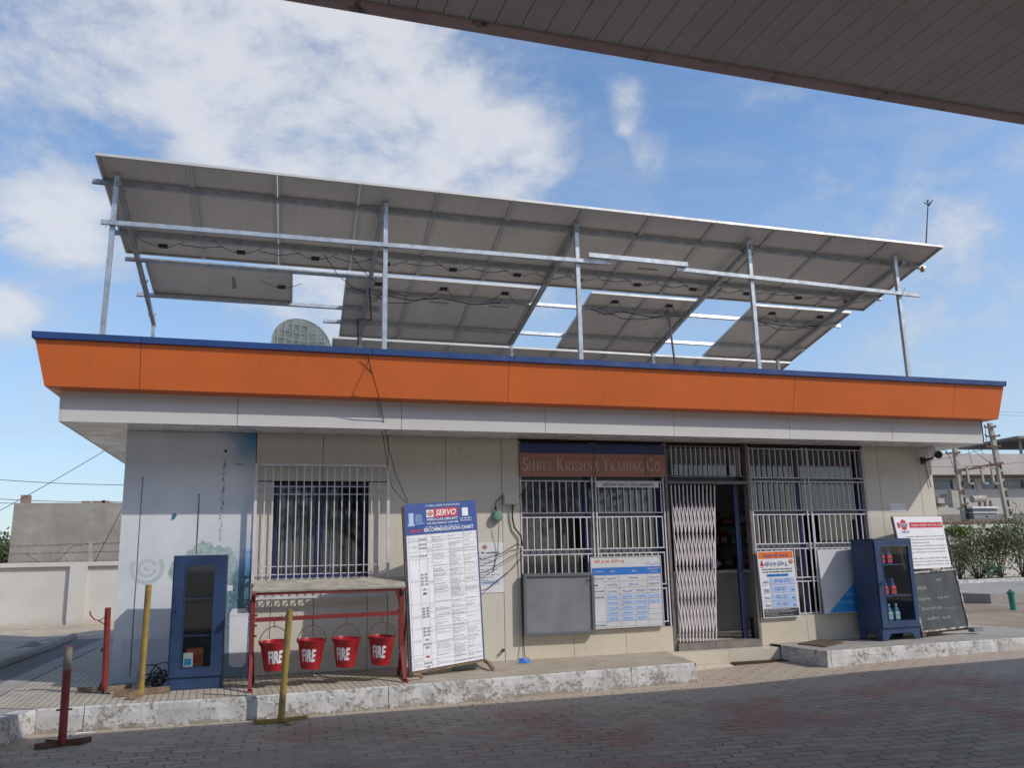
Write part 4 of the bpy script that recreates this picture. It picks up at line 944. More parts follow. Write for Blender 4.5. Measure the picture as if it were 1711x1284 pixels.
for i, v in enumerate([.59, .51, .43, .36, .29, .225, .16, .095, .03][:9]):
    for j, (u, w_) in enumerate(((.22, .13), (.42, .13), (.61, .14), (.80, .14))):
        if i > 7 or (i < 2 and j == 2) or (i > 4 and j == 3): continue
        if i < 2 and j == 1: u += .1
        if i > 2 and i < 8: b.rect(u-.01, v-.004, u+w_+.01, v+.047, .002, 8)
        b.scrawl(u, v+.008, w_, .028, .0032, 4, 12, .006)
b.mb.build('chart_face', ['offwhite', 'midblue', 'offwhite', 'printgrey', 'inkblue', 'alu', 'printorange', 'printblue', 'paleblue'], PC)
# today's price sign
PS = thing('price_sign', 'white and orange daily fuel price sign with dark footer right of the doorway', 'sign', (8.2, -.05, .36))
b = Board((7.925, -.05, .352), (1, 0, .012), (-.035, 0, 1), .565, .875); W_ = .555
b.slab(0, 0, .565, .875, -.02, 0, 0); b.rect(.012, .775, .553, .865, .0015, 1); b.text('આજનો ભાવ', .09, .787, .38, .062, .003, 2)
b.text('શ્રી કૃષ્ણ ટ્રેડીંગ કું.', .10, .665, .35, .075, .0015, 2)
b.poly([(.02, .68), (.09, .68), (.055, .76)], .0015, 3); b.rect(.02, .66, .09, .667, .0015, 3); oil_logo(b, .51, .725, .032, .0015, 1, 2, 0)
b.dashes(.05, .52, .625, .018, .0015, 4, .02, .05, .25); b.dashes(.05, .52, .59, .018, .0015, 4, .02, .05, .25)
b.rect(.11, .535, .45, .57, .0015, 5); b.text('DEALER CODE - 178375', .13, .541, .30, .023, .003, 2)
for v, st_, pr in ((.44, 'તારીખ', '09-06-2022'), (.335, 'એક્સ્ટ્રા', '100-97'), (.23, 'પેટ્રોલ', '96-21'), (.135, 'ડીઝલ', '91-96')):
    b.line([(.02, v-.012), (.545, v-.012)], .004, .0015, 2); b.text(st_, .04, v+.012, .09, .036, .0015, 2)
    b.rect(.155, v-.004, .54, v+.078, .0012, 6); b.line([(.15, v-.012), (.15, v+.085)], .003, .0015, 2)
    b.text(pr, .22, v+.014, .26 if len(pr) > 8 else .17, .05, .0026, 7)
    if len(pr) < 8: b.text('₹/Ltr', .47, v+.008, .055, .025, .0026, 4)
b.text('પ્રિમિયમ', .04, .33, .09, .02, .0018, 2)
b.rect(.012, .012, .553, .115, .0015, 4)
for i, st_ in enumerate(('FUEL PRICES MAY BE VERIFIED BY', 'SMS RSP DEALER CODE TO 9224992249', 'Download the app and locate the pump', 'pumps to verify prices', 'Log on to website for RSP locator')):
    b.text(st_, .03, .098-.019*i, [.38, .48, .42, .2, .44][i], .012, .003, 0)
b.mb.build('sign_face', ['white', 'printorange', 'printblue', 'printred', 'printblack', 'cyan', 'paleblue', 'inkblue'], PS)
# white and blue hoarding behind the right cabinet
HB = thing('leaning_hoarding', 'white flex board with a blue lower corner leaning behind the blue cabinet', 'sign', (9.3, -.03, .34))
b = Board((8.875, -.07, .375), (1, 0, .0), (.012, .07, 1), 1.0, .865); b.slab(0, 0, 1.0, .865, -.03, 0, 0)
b.poly([(.05, .012), (.99, .012), (.99, .86), (.93, .72)][:0] or [(.06, .01), (.995, .01), (.995, .78), (.62, .47)], .0015, 1)
b.text('(જ.પરિવાર).', .30, .22, .22, .05, .003, 2); b.text('બિલ્ટીંગ  રેવન્યુ  હોદ્દા', .20, .12, .40, .045, .003, 2)
b.line([(.36, .34), (.6, .34)], .005, .003, 2); b.line([(.44, .42), (.62, .42)], .005, .003, 2)
b.mb.build('flex_board', ['offwhite', 'cyan', 'paleblue'], HB)
# curtained cloth over the window bars right of the price sign
GB = thing('wall_notice', 'small plain white notice pasted on the right wall pillar', 'paper', (10.34, -.004, 1.75)); b = Board((10.20, -.004, 1.752), (1, 0, 0), (0, 0, 1), .28, .125); b.slab(0, 0, .28, .125, -.002, 0); b.mb.build('paper_sheet', 'white', GB)
# Hindi charter notice
CH = thing('charter_notice', 'white laminated notice with a small round emblem on the wall right of the tall chart', 'notice', (4.0, -.005, .8))
b = Board((3.72, -.006, .805), (1, 0, 0), (0, 0, 1), .615, .60); b.slab(0, 0, .615, .60, -.004, 0); oil_logo(b, .38, .545, .028, .0015, 1, 2, 0)
b.text('उपभोक्ता के अधिकार', .10, .455, .47, .036, .0015, 3)
b.line([(.03, .435), (.58, .435)], .003, .0015, 3); b.line([(.03, .32), (.60, .32)], .003, .0015, 3)
for i in range(9): b.dashes(.05, random.uniform(.35, .56), .41-.026*i if i < 3 else .36-.03*i, .010, .0015, 4, .02, .06, .3)
b.rect(.34, .10, .56, .145, .0012, 5); b.text('कृपया सुझाव दें', .36, .112, .17, .022, .0026, 4)
b.mb.build('notice_sheet', ['white', 'printorange', 'printblue', 'printblack', 'printgrey', 'paleblue'], CH)
# junction box, conduit and alarm on the wall
JB = thing('junction_box', 'small pale electrical box on the wall seam left of the shop windows', 'junction box', (4.44, -.03, 1.86)); m = MB(); m.box(4.345, 4.535, -.065, -.001, 1.862, 2.0); m.build('box_body', 'cream', JB, bevel=.006); m = MB(); m.box(4.352, 4.528, -.072, -.0655, 1.868, 1.994); m.build('box_cover', 'cream', JB, bevel=.002)
HL = thing('round_alarm', 'small round green enamel siren with its cord on the wall beside the junction box', 'siren', (4.26, -.03, 1.72))
m = MB(); m.lathe((4.262, -.001, 1.722), [(0, 0), (.05, 0), (.066, .015), (.066, .055), (.05, .075), (.02, .08), (0, .08)], 20, axis=(0, -1, 0)); m.build('siren_body', 'green', HL, smooth=True)
m = MB(); m.tube([(4.25, -.05, 1.79), (4.24, -.03, 1.83), (4.25, -.02, 1.9), (4.34, -.02, 1.98)], .005, 5); m.tube([(4.27, -.07, 1.655), (4.262, -.02, 1.3), (4.20, -.01, 1.05)], .004, 5); m.lathe((4.243, -.03, 1.80), [(0, 0), (.012, 0), (.012, .04), (0, .04)], 8); m.build('cord', 'cable', HL)
CB = thing('wall_cables', 'dark cables looping on the wall from the junction box to the left shop grille', 'cable', (4.5, -.03, 1.4))
m = MB()
m.tube([(4.46, -.04, 1.862), (4.455, -.03, 1.70), (4.48, -.03, 1.58), (4.56, -.03, 1.48), (4.575, -.04, 1.36)], .010, 6)
m.tube([(4.575, -.04, 1.36), (4.50, -.06, 1.38), (4.3, -.07, 1.27), (4.05, -.08, 1.20), (3.8, -.06, 1.30), (3.6, -.1, 1.36)], .0055, 5)
m.tube([(4.58, -.04, 1.30), (4.4, -.07, 1.22), (4.1, -.09, 1.06), (3.75, -.05, 1.0)], .0045, 5)
m.tube([(4.575, -.04, 1.24), (4.45, -.06, 1.1), (4.1, -.06, .85), (3.9, -.04, .8)], .005, 5)
m.tube([(4.55, -.03, 1.33), (4.555, -.02, .9), (4.56, -.02, .3), (4.56, -.06, .04), (4.60, -.12, .02)], .006, 5)
m.tube([(4.535, -.03, 1.96), (4.62, -.04, 2.02), (4.70, -.03, 2.12)], .005, 5)
m.build('cable_run', 'cable', CB)
c = at(876, 1109, 2, .0); PL_ = thing('blue_rag', 'scrap of blue cloth at the foot of the left shop pillar', 'rag', (c.x, c.y, 0))
m = MB(); m.add([(c.x-.07, c.y-.02, .004), (c.x+.02, c.y-.05, .004), (c.x+.10, c.y+.0, .015), (c.x+.03, c.y+.04, .035), (c.x-.05, c.y+.05, .05), (c.x-.01, c.y+.0, .06)], [(0, 1, 5), (1, 2, 5), (2, 3, 5), (3, 4, 5), (4, 0, 5)]); m.build('cloth', 'midblue', PL_)
# black lead hanging from the roof down to the tall board
a0, a1, a2, a3, a4 = at(606, 572, 1, .1), at(622, 625, 1, -1.03), at(640, 700, 1, -.72), at(660, 790, 1, -.5), at(682, 842, 1, -.6)
HC = thing('hanging_cable', 'thin black cable hanging from the roof edge down to the tall lubricant chart', 'cable', tuple(a4))
m = MB(); m.tube([a0, at(612, 584, 1, -.9), a1, at(632, 660, 1, -.9), a2, at(650, 750, 1, -.55), a3, a4], .005, 5); m.tube([at(614, 590, 1, -1.02), at(634, 690, 1, -.73), at(646, 770, 1, -.35), at(655, 815, 1, -.5), at(678, 841, 1, -.6)], .004, 5); m.build('cable_run', 'cable', HC)
# CCTV camera and bulb on the right corner
CV = thing('security_camera', 'dark bullet security camera on a bracket at the right wall corner', 'camera', (11.034, -.02, 2.5))
c0 = at(1543, 770, 1, -.02); c1 = at(1556, 758, 1, -.22)
m = MB(); m.lathe(c1+Vector((.05, .06, .02)), [(0, 0), (.045, 0), (.05, .03), (.05, .17), (.056, .18), (.056, .20), (0, .20)], 16, axis=(-.15, -.8, -.25)); m.build('camera_body', 'black', CV, smooth=True)
m = MB(); m.box(c0.x-.035, c0.x+.035, -.03, .0, c0.z-.05, c0.z+.05); m.tube([c0+Vector((0, -.02, 0)), c0+Vector((.06, -.12, .02)), c1+Vector((.03, .03, -.01))], .018, 8); m.build('bracket', 'black', CV)
m = MB(); q = at(1549, 790, 1, -.02); m.tube([c0+Vector((.0, -.02, -.04)), q, at(1556, 815, 1, -.02)], .006, 5); m.build('cord', 'cable', CV)
c = at(1555, 746, 1, -.25); LB = thing('bulb_fitting', 'clear bulb fitting under the soffit above the security camera', 'lamp', tuple(c)); m = MB(); m.lathe((c.x, c.y, 2.69), [(0, 0), (.04, 0), (.04, -.03), (.075, -.06), (.08, -.11), (.05, -.15), (0, -.16)], 14); m.build('lamp_body', 'white', LB, smooth=True)
c = at(851, 1085, 1, -.01); WT = thing('wall_tap_stub', 'small rusty pipe stub sticking from the wall below the siren', 'pipe', (c.x-.17, -.01, .2)); m = MB(); cc_ = at(840, 1088, 1, 0); m.lathe(cc_, [(0, 0), (.018, 0), (.018, .05), (.012, .06), (0, .06)], 8, axis=(0, -1, .2)); m.build('stub', 'rust', WT)
# ================================================================== THINGS ON THE LEFT PLATFORM
def frame_rot(x, y, z, yaw): c, s = math.cos(R(yaw)), math.sin(R(yaw)); return lambda u, d, h: Vector((x+u*c-d*s, y+u*s+d*c, z+h))
def rbox(m, T, u0, u1, d0, d1, h0, h1, mi=0):
    m.hexa([T(u0, d0, h0), T(u1, d0, h0), T(u1, d1, h0), T(u0, d1, h0), T(u0, d0, h1), T(u1, d0, h1), T(u1, d1, h1), T(u0, d1, h1)], mi)
def cabinet(name, label, T, loc, W_, Dp, H_, gl, legs, shelves):
    t_ = thing(name, label, 'cabinet', loc)
    z0 = .15 if legs else .0
    m = MB(); th = .015
    rbox(m, T, 0, th, 0, Dp, z0, H_-th); rbox(m, T, W_-th, W_, 0, Dp, z0, H_-th); rbox(m, T, th, W_-th, Dp-th, Dp, z0, H_-th); rbox(m, T, 0, W_, 0, Dp, H_-th, H_)
    rbox(m, T, th, W_-th, .0, Dp-th, z0+(.0 if legs else .1), z0+(.015 if legs else .115))
    if not legs: rbox(m, T, th, W_-th, -.004, .01, 0, .118)
    if legs:
        w = W_; p = lambda pts, d, dd, mm: mm.prism([T(u, d, h) for u, h in pts], T(0, dd, 0)-T(0, 0, 0))
        ap = [(0, 0), (.10, 0), (.16, .085), (w-.16, .085), (w-.10, 0), (w, 0), (w, .15), (0, .15)]
        p(ap, 0, .015, m); p(ap, Dp-.015, .015, m)
        q = [(0, 0), (.08, 0), (.13, .08), (Dp-.13, .08), (Dp-.08, 0), (Dp, 0), (Dp, .149), (0, .149)]
        for u in (0, w-.015): m.prism([T(u, d, h) for d, h in q], T(.015, 0, 0)-T(0, 0, 0))
        rbox(m, T, -.006, w+.006, -.006, Dp, .149, .16); rbox(m, T, -.006, w+.006, -.008, Dp+.004, H_, H_+.012)
    m.build('cabinet_body', 'bluepaint', t_, bevel=.003)
    u0, u1, h0, h1 = gl; d = MB(); a = -.02; hb = z0+.012 if legs else .122
    for r_ in ((.012, W_-.012, hb, h0), (.012, W_-.012, h1, H_-.012), (.012, u0, h0, h1), (u1, W_-.012, h0, h1)): rbox(d, T, r_[0], r_[1], a, -.001, r_[2], r_[3])
    for r_ in ((u0-.006, u1+.006, h0-.008, h0), (u0-.006, u1+.006, h1, h1+.008), (u0-.008, u0, h0, h1), (u1, u1+.008, h0, h1)): rbox(d, T, r_[0], r_[1], a-.005, a, r_[2], r_[3])
    do = d.build('cabinet_door', 'bluepaint', t_, bevel=.002)
    m = MB(); m.add([T(u0, -.010, h0), T(u1, -.010, h0), T(u1, -.010, h1), T(u0, -.010, h1)], [(0, 1, 2, 3)]); m.build('pane', 'cabglass' if legs else 'dustyglass', do)
    m = MB()
    if not legs:
        m.tube([T(.048, a, .90), T(.048, a-.03, .885), T(.048, a-.036, .83), T(.048, a-.03, .775), T(.048, a, .76)], .006, 6); rbox(m, T, .035, .062, a-.004, a, .70, .72)
    else: m.tube([T(.05, a, .74), T(.05, a-.02, .74)], .008, 8); rbox(m, T, .043, .057, a-.026, a-.02, .71, .77)
    m.build('handle', 'bluealu', do)
    m = MB()
    for h in shelves: rbox(m, T, th, W_-th, .012, Dp-th, h-.014, h)
    m.build('shelf', 'bluepaint', t_)
    return t_
TL = frame_rot(.605, -.817, 0, -1.0)
cabinet('display_cabinet', 'upright blue metal cabinet with dusty glass door standing against the faded sea print', TL, (.86, -.6, 0), .517, .40, 1.306, (.125, .395, .215, 1.20), False, (.215, .52, .88))
def carton(name, label, T, u, d, h, w, dp, ht, mats):
    t_ = thing(name, label, 'box', tuple(T(u+w/2, d+dp/2, h))); m = MB(); rbox(m, T, u, u+w, d, d+dp, h, h+ht); m.build('box_body', mats[0], t_, bevel=.002)
    m = MB(); rbox(m, T, u+.012, u+w-.012, d-.001, d, h+ht*.12, h+ht*.6); m.build('label', mats[1], t_); return t_
carton('carton', 'orange carton on the bottom shelf of the left blue cabinet', TL, .16, .13, .216, .16, .12, .17, ('printorange', 'printred'))
carton('carton', 'pale blue and white pack in front of the orange carton in the left cabinet', TL, .135, .03, .216, .09, .06, .13, ('offwhite', 'cyan'))
WC = thing('wire_coil', 'tangled black wire heap behind the yellow stanchion beside the left cabinet', 'wire coil', (.5, -.55, 0)); m = MB()
for k in range(16):
    c0 = Vector((.47+random.uniform(-.07, .07), -.56+random.uniform(-.08, .08), .05+random.uniform(0, .1))); r = random.uniform(.05, .12); tl = Vector((random.uniform(-1, 1), random.uniform(-1, 1), random.uniform(.2, 1))).normalized(); X_ = tl.orthogonal().normalized(); Y_ = tl.cross(X_)
    m.tube([Vector((p.x, p.y, max(.006, p.z))) for p in [c0+X_*r*math.cos(a*.7)+Y_*r*math.sin(a*.7) for a in range(10)]], .006, 4)
m.build('wire', 'cable', WC)
def stanchion(name, label, base, top, z0, r, mat, arms, extra=None, h=.05, arm_mat=None):
    base = Vector(base); t_ = thing(name, label, 'stanchion', (base.x, base.y, z0), 'portable stanchions around the platform')
    m = MB(); m.tube([base+Vector((0, 0, .01)), top], r, 12); m.build('post', mat, t_, smooth=True)
    for dx, dy, ln in arms:
        m = MB(); d = Vector((dx, dy, 0)).normalized(); s_ = Vector((-d.y, d.x, 0))
        a, b_ = Vector((base.x, base.y, z0)), Vector((base.x, base.y, z0))+d*ln
        m.hexa([a+Vector((0, 0, .004)), b_+Vector((0, 0, .004)), b_+s_*.045+Vector((0, 0, .004)), a+s_*.045+Vector((0, 0, .004)), a+Vector((0, 0, .009)), b_+Vector((0, 0, .009)), b_+s_*.045+Vector((0, 0, .009)), a+s_*.045+Vector((0, 0, .009))])
        m.hexa([a+Vector((0, 0, .009)), b_+Vector((0, 0, .009)), b_+s_*.005+Vector((0, 0, .009)), a+s_*.005+Vector((0, 0, .009)), a+Vector((0, 0, h)), b_+Vector((0, 0, h)), b_+s_*.005+Vector((0, 0, h)), a+s_*.005+Vector((0, 0, h))])
        m.build('foot', arm_mat or 'rust', t_)
    if extra: extra(t_, base, Vector(top))
    return t_
def hooks(hs, mat='rust'):
    def f(t_, base, top):
        for hgt in hs:
            p = base.lerp(top, hgt)
            for sg in (-1, 1):
                m = MB(); m.tube([p+Vector((sg*(.028), 0, 0)), p+Vector((sg*.045, -.01, -.03)), p+Vector((sg*.062, -.01, -.025)), p+Vector((sg*.07, -.01, .0))], .0035, 5); m.build('hook', mat, t_)
    return f
def collar(t_, base, top):
    p = base.lerp(top, .36); m = MB(); m.tube([p+Vector((-.06, 0, 0)), p+Vector((.06, 0, 0))], .008, 6); m.build('cross_bolt', 'rust', t_)
    p = base.lerp(top, .97); m = MB(); m.lathe(p-Vector((0, 0, .16)), [(.0325, 0), (.0335, .005), (.0335, .175), (.02, .18)], 12); m.build('rusted_cap', 'brownpost', t_, smooth=True)
def curl(t_, base, top):
    p = top-Vector((0, 0, .06)); m = MB(); pts = [p+Vector(q) for q in ((-.02, -.02, -.03), (-.06, -.02, -.06), (-.11, -.02, -.055), (-.15, -.02, -.01), (-.16, -.02, .03))]
    for a, b_ in zip(pts, pts[1:]): m.bar(a, b_, .06, .006, (0, 0, 1))
    m.bar(p+Vector((-.02, -.02, -.10)), p+Vector((-.08, -.02, -.06)), .02, .008); m.build('bracket', 'redpaint', t_)
    p = base.lerp(top, .5); m = MB(); m.box(p.x-.045, p.x-.02, p.y-.03, p.y+.0, p.z-.02, p.z+.02); m.tube([base+Vector((-.06, .02, .01)), base+Vector((-.02, 0, .10))], .012, 6); m.build('lug', 'rust', t_)
stanchion('red_stanchion', 'faded red pipe stanchion with curled bracket at the left building corner', (.017, -.585, 0), at(385, 1014.5, 1, -.585) if False else at(1, 1, 0, 1) if False else (at(180.5, 1016, 1, -.585)), 0, .029, 'redpaint', [(-1, .35, .27), (.9, .5, .27), (.15, -1, .18)], curl, arm_mat='woodold')
stanchion('yellow_stanchion', 'worn yellow pipe stanchion standing on the platform before the sea print', (.385, -1.0, 0), at(248.5, 978, 1, -1.0), 0, .030, 'yellow', [(-1, .1, .24), (1, .12, .26), (-.25, -1, .30), (.1, 1, .22)], None, .065, 'woodold')
stanchion('red_stanchion', 'short red pipe stanchion on crossed rusty feet in front of the kerb', (-.085, -2.14, GZ), at(114.5, 1081, 1, -2.14), GZ, .032, 'redpaint', [(-1, -.35, .20), (1, .35, .22), (-.7, .5, .17), (.9, -.2, .17)], collar, .045)
stanchion('yellow_stanchion', 'tall yellow pipe stanchion with wire hooks standing before the fire buckets', (1.645, -1.80, GZ), at(484, 1019, 1, -1.80), GZ, .031, 'yellow', [(-1, .05, .24), (1, .25, .25), (.2, -1, .24)], hooks((.955, .62), 'brownpost'), .035, 'yellow')
# ---- fire bucket stand
FS = thing('bucket_stand', 'red steel fire bucket stand with a weathered sloping board on top', 'stand', (2.13, -1.05, 0))
yf, ybk = -1.12, -.60
pf0, pf1, pb1, pb0 = at(421, 988.5, 1, yf), at(678, 980.5, 1, yf), at(675, 964.2, 1, ybk), at(424.5, 971, 1, ybk)
m = MB(); N_ = (pf1-pf0).cross(pb0-pf0).normalized(); nn = 14
vs = []
for i in range(nn+1):
    f_ = i/nn; w_ = Vector((0, random.uniform(-.006, .006), 0)); a, b_ = pf0.lerp(pf1, f_)+w_, pb0.lerp(pb1, f_); vs += [a, b_, b_-N_*.018, a-N_*.018]
fs = [(4*i+j, 4*i+(j+1) % 4, 4*i+4+(j+1) % 4, 4*i+4+j) for i in range(nn) for j in range(4)]+[(3, 2, 1, 0), (4*nn, 4*nn+1, 4*nn+2, 4*nn+3)]
m.add(vs, fs); m.build('top_board', 'woodgrey', FS)
for sx, xa in ((0, 1.385), (1, 2.885)):
    zt = .90; m = MB()
    m.bar((xa, -1.03, .30), (xa, -1.03, zt), .045, .045, (0, 1, 0)); 
    m.bar((xa, -1.03, .32), (xa-.01, -1.30, .02), .045, .035, (1, 0, 0)); m.bar((xa+.012, -1.02, .32), (xa+.03, -.72, .02), .045, .035, (1, 0, 0))
    m.bar((xa, -1.03, .74), (xa, -.62, .99 if sx else .99), .03, .03, (1, 0, 0)); m.bar((xa, -1.03, .85), (xa, -1.13, .915), .03, .03, (1, 0, 0))
    m.box(xa-.03, xa+.02, -1.33, -1.27, .001, .02)
    for z in (.60, .70, .50): m.tube([(xa+(.022 if sx == 0 else -.022), -1.05, z), (xa+(.045 if sx == 0 else -.045), -1.05, z)], .011, 6)
    m.build('leg', 'redpaint', FS)
m = MB(); m.bar((1.41, -1.035, .655), (2.86, -1.035, .668), .035, .042); m.build('crossbar', 'redpaint', FS)
m = MB(); m.bar(pf0.lerp(pf1, .01)-N_*.03+Vector((0, .02, 0)), pf1-N_*.03+Vector((-.02, .02, 0)), .02, .03); m.build('rail', 'redpaint', FS)
def bucket(i, x, zr, tilt):
    t_ = thing('fire_bucket', ['red fire bucket hanging leftmost behind the yellow post', 'red fire bucket hanging just right of the yellow post, second from the left', 'red fire bucket hanging second from the right on the stand', 'red fire bucket hanging rightmost, beside the tall white chart'][i], 'bucket', (x, -1.04, zr-.28), 'fire buckets hanging from the red stand')
    C_ = Vector((x, -1.04, zr-.275)); a = Vector((math.sin(R(tilt)), -.06, 1)).normalized(); n = 32
    m = MB(); m.lathe(C_, [(0, .012), (.088, .012), (.09, 0), (.094, .0), (.096, .02), (.137, .27), (.141, .275), (.141, .281), (.136, .282), (.131, .272), (.091, .03), (0, .025)], n, axis=a); m.build('bucket_body', 'bucket', t_, smooth=True)
    X_ = a.orthogonal().normalized(); Xw = (Vector((1, 0, 0))-a*a.x).normalized(); Yw = a.cross(Xw)
    # painted word following the curved face
    mm = MB(); word = 'FIRE'; vs, fs, x0, x1, y0, y1 = textmesh('FIRE'); c0 = [-.05, -.42, -.52, -.50][i]
    def wrap(u, v):
        ang = c0+(u-x0)/(x1-x0)*1.16-.46; h = .078+(v-y0)/(y1-y0)*.118; r = .096+(h-.02)/.25*.041+.0016
        return C_+a*h+(Xw*math.sin(ang)-Yw*math.cos(ang))*r
    # heavier strokes: the word twice, slightly shifted
    for du, dv in ((0, 0), (.045, 0), (.022, .03), (-.02, -.02)): mm.add([wrap(u+du, v+dv) for u, v in vs], fs)
    mm.build('lettering', 'white', t_)
    m = MB(); hp = [C_+a*.265+Xw*.14*math.cos(q)+a*.155*math.sin(q)*1.0 for q in [k*math.pi/16 for k in range(17)]]
    m.tube(hp, .0045, 6)
    for sg in (-1, 1): m.tube([C_+a*.25+Xw*sg*.139, C_+a*.29+Xw*sg*.146, C_+a*.285+Xw*sg*.155], .006, 5)
    m.build('handle', 'rust', t_)
    top = C_+a*.42
    m = MB(); m.tube([(top.x-.0, -1.04, .65), (top.x, -1.04, top.z+.005), (top.x+.008, -1.045, top.z-.008), (top.x+.012, -1.04, top.z+.012)], .0045, 6); m.build('hook', 'rust', t_)
for i, (x, zr, tl) in enumerate(((1.606, .440, -1.5), (1.958, .438, 2.0), (2.308, .436, 1.5), (2.668, .438, 2.5))): bucket(i, x, zr, tl)
# ---- tall lubricant chart
class QBoard(Board):
    def __init__(s, c00, c10, c11, c01, W, H, mb=None):
        s.c = [Vector(q) for q in (c00, c10, c11, c01)]; s.W, s.H = W, H; s.mb = mb or MB(); s.N = (s.c[1]-s.c[0]).cross(s.c[3]-s.c[0]).normalized()
    def P(s, u, v, d=0.):
        a, b_ = u/s.W, v/s.H; return s.c[0].lerp(s.c[1], a).lerp(s.c[3].lerp(s.c[2], a), b_)+s.N*d
def onplane(px, py, P0, n): d = ray(px, py); return CP+d*((P0-CP).dot(n)/d.dot(n))
ph, be = R(17), R(6); P0 = Vector((3.0, -.99, .09)); wv = Vector((math.cos(ph), math.sin(ph), 0)); uv = Vector((-math.sin(ph)*math.sin(be), math.cos(ph)*math.sin(be), math.cos(be))); nn_ = wv.cross(uv)
TB = thing('lubricant_chart', 'tall white and blue lubricant recommendation chart leaning on a brown stand', 'sign board', tuple(P0))
cs = [onplane(px, py, P0, nn_) for px, py in ((688.0, 1123.5), (809.6, 1101.5), (794.6, 836), (675.5, 843.5))]
W_, H_ = .93, 1.78
b = QBoard(*cs, W_, H_); b.slab(0, 0, W_, H_, -.012, 0, 0)
b.rect(.0, 1.43, W_, H_, .0012, 1); b.rect(W_-.012, 0, W_, 1.43, .0012, 1); b.rect(0, 0, .008, 1.43, .0012, 1)
b.text('IT TAKES A LEADER TO RUN A NATION', .26, 1.735, .45, .022, .0024, 0)
b.rect(.27, 1.615, .675, 1.70, .0024, 0); b.rect(.36, 1.612, .675, 1.712, .0036, 2); b.text('SERVO', .385, 1.628, .27, .068, .0048, 0, shear=.3)
oil_logo(b, .315, 1.658, .032, .0036, 4, 1, 0)
b.text('WORLD-CLASS LUBRICANTS', .27, 1.575, .40, .028, .0024, 0); b.text('100% PERFORMANCE. EVERYTIME', .27, 1.535, .41, .022, .0024, 0)
b.rect(.735, 1.605, .815, 1.70, .0024, 0)
b.dashes(.71, .86, 1.575, .01, .0024, 0, .02, .04); b.dashes(.71, .86, 1.55, .008, .0024, 0, .02, .04); b.dashes(.25, .70, 1.505, .008, .0024, 7, .03, .06)
b.text('1', .045, 1.545, .05, .13, .0024, 7); b.text('1', .055, 1.545, .05, .13, .0034, 7); b.rect(.03, 1.53, .115, 1.55, .0044, 7)
for k, s_ in enumerate(("INDIA'S", 'LARGEST', 'SELLING', 'TRUSTED', 'LUBRICANT')): b.text(s_, .125, 1.64-.024*k, [.08, .09, .09, .09, .12][k], .018, .0024, 7, shear=.2)
b.text('SERVO', .045, 1.455, .16, .035, .0024, 2, shear=.3); b.text('RECOMMENDATION CHART', .23, 1.455, .65, .042, .0024, 0)
cols = [.0, .03, .155, .255, .325, .54, .73, .915]; rows_ = [1.425, 1.395, 1.355, 1.24, 1.16, .68, .42, .15, .085, .03]
for v in rows_: b.line([(.01, v), (.915, v)], .0028, .0012, 3)
for u in cols[1:]: b.line([(u, .0), (u, 1.425)], .0028, .0013, 3)
v = 1.40
while v > .01:
    for c0_, c1_, p_ in ((.33, .535, .6), (.545, .725, .8), (.735, .905, .55)):
        if random.random() < p_: b.dashes(c0_, c0_+(c1_-c0_)*random.uniform(.4, 1), v, .0055, .0012, 3, .012, .04, .25)
    if random.random() < .25: b.line([(.325, v-.004), (.915, v-.004)], .002, .0013, 3)
    if random.random() < .18: b.dashes(.26, .32, v, .005, .0012, 3, .01, .03)
    v -= .0135
for v in (1.375, 1.30, 1.20, .93, .55, .30, .115, .055): b.dashes(.04, .145, v, .006, .0012, 3, .01, .03); b.dashes(.045, .14, v-.015, .006, .0012, 3, .01, .03)
for v, n_, mi_ in ((1.375, 3, 3), (1.32, 3, 3), (1.28, 3, 3), (1.195, 3, 3), (.99, 2, 3), (.955, 2, 3), (.92, 2, 3), (.885, 2, 3), (.83, 1, 3), (.785, 1, 5), (.63, 2, 3), (.60, 2, 6), (.57, 2, 3), (.54, 2, 3), (.42, 2, 3), (.385, 2, 6), (.35, 2, 3), (.30, 1, 3), (.255, 3, 3), (.22, 1, 3), (.125, 1, 2), (.06, 3, 3), (.02, 1, 3)):
    for k in range(n_):
        u = .205+(k-(n_-1)/2)*(.075/n_)*1.3; w_ = .05/n_**.5; h_ = .022
        b.poly([(u-w_/2, v-h_/2), (u+w_/2, v-h_/2), (u+w_/2, v), (u+w_/4, v+h_/2), (u-w_/4, v+h_/2), (u-w_/2, v)], .0026, mi_)
b.mb.build('chart_face', ['white', 'printblue', 'printred', 'printgrey', 'printorange', 'rust', 'green', 'paleblue'], TB)
m = MB()
for q in (0, 1):
    a = b.P(.0 if q == 0 else W_, -.01, -.03); t0 = b.P(.0 if q == 0 else W_, H_-.02, -.03); m.bar(a, t0, .03, .03, nn_)
m.bar(b.P(0, -.012, -.03), b.P(W_, -.012, -.03), .03, .03); m.build('frame', 'woodold', TB)
for c_, e_ in ((at(688, 1127, 2, .07), at(706, 1133, 2, .02)), (at(809, 1104, 2, .07), at(824, 1119, 2, .02))):
    m = MB(); mid = (c_+e_)/2+Vector((0, 0, .02)); m.bar(c_, mid, .035, .03); m.bar(mid, e_, .035, .03); bk = c_+Vector((-.02, .45, -.055)); m.bar(c_, bk, .035, .03); m.build('foot', 'woodold', TB)
m = MB(); a = b.P(.1, 1.2, -.04); m.bar(a, (a.x-.05, -.35, .03), .025, .025); a = b.P(.85, 1.2, -.04); m.bar(a, (a.x+.02, -.08, .03), .025, .025); m.build('strut', 'woodold', TB)
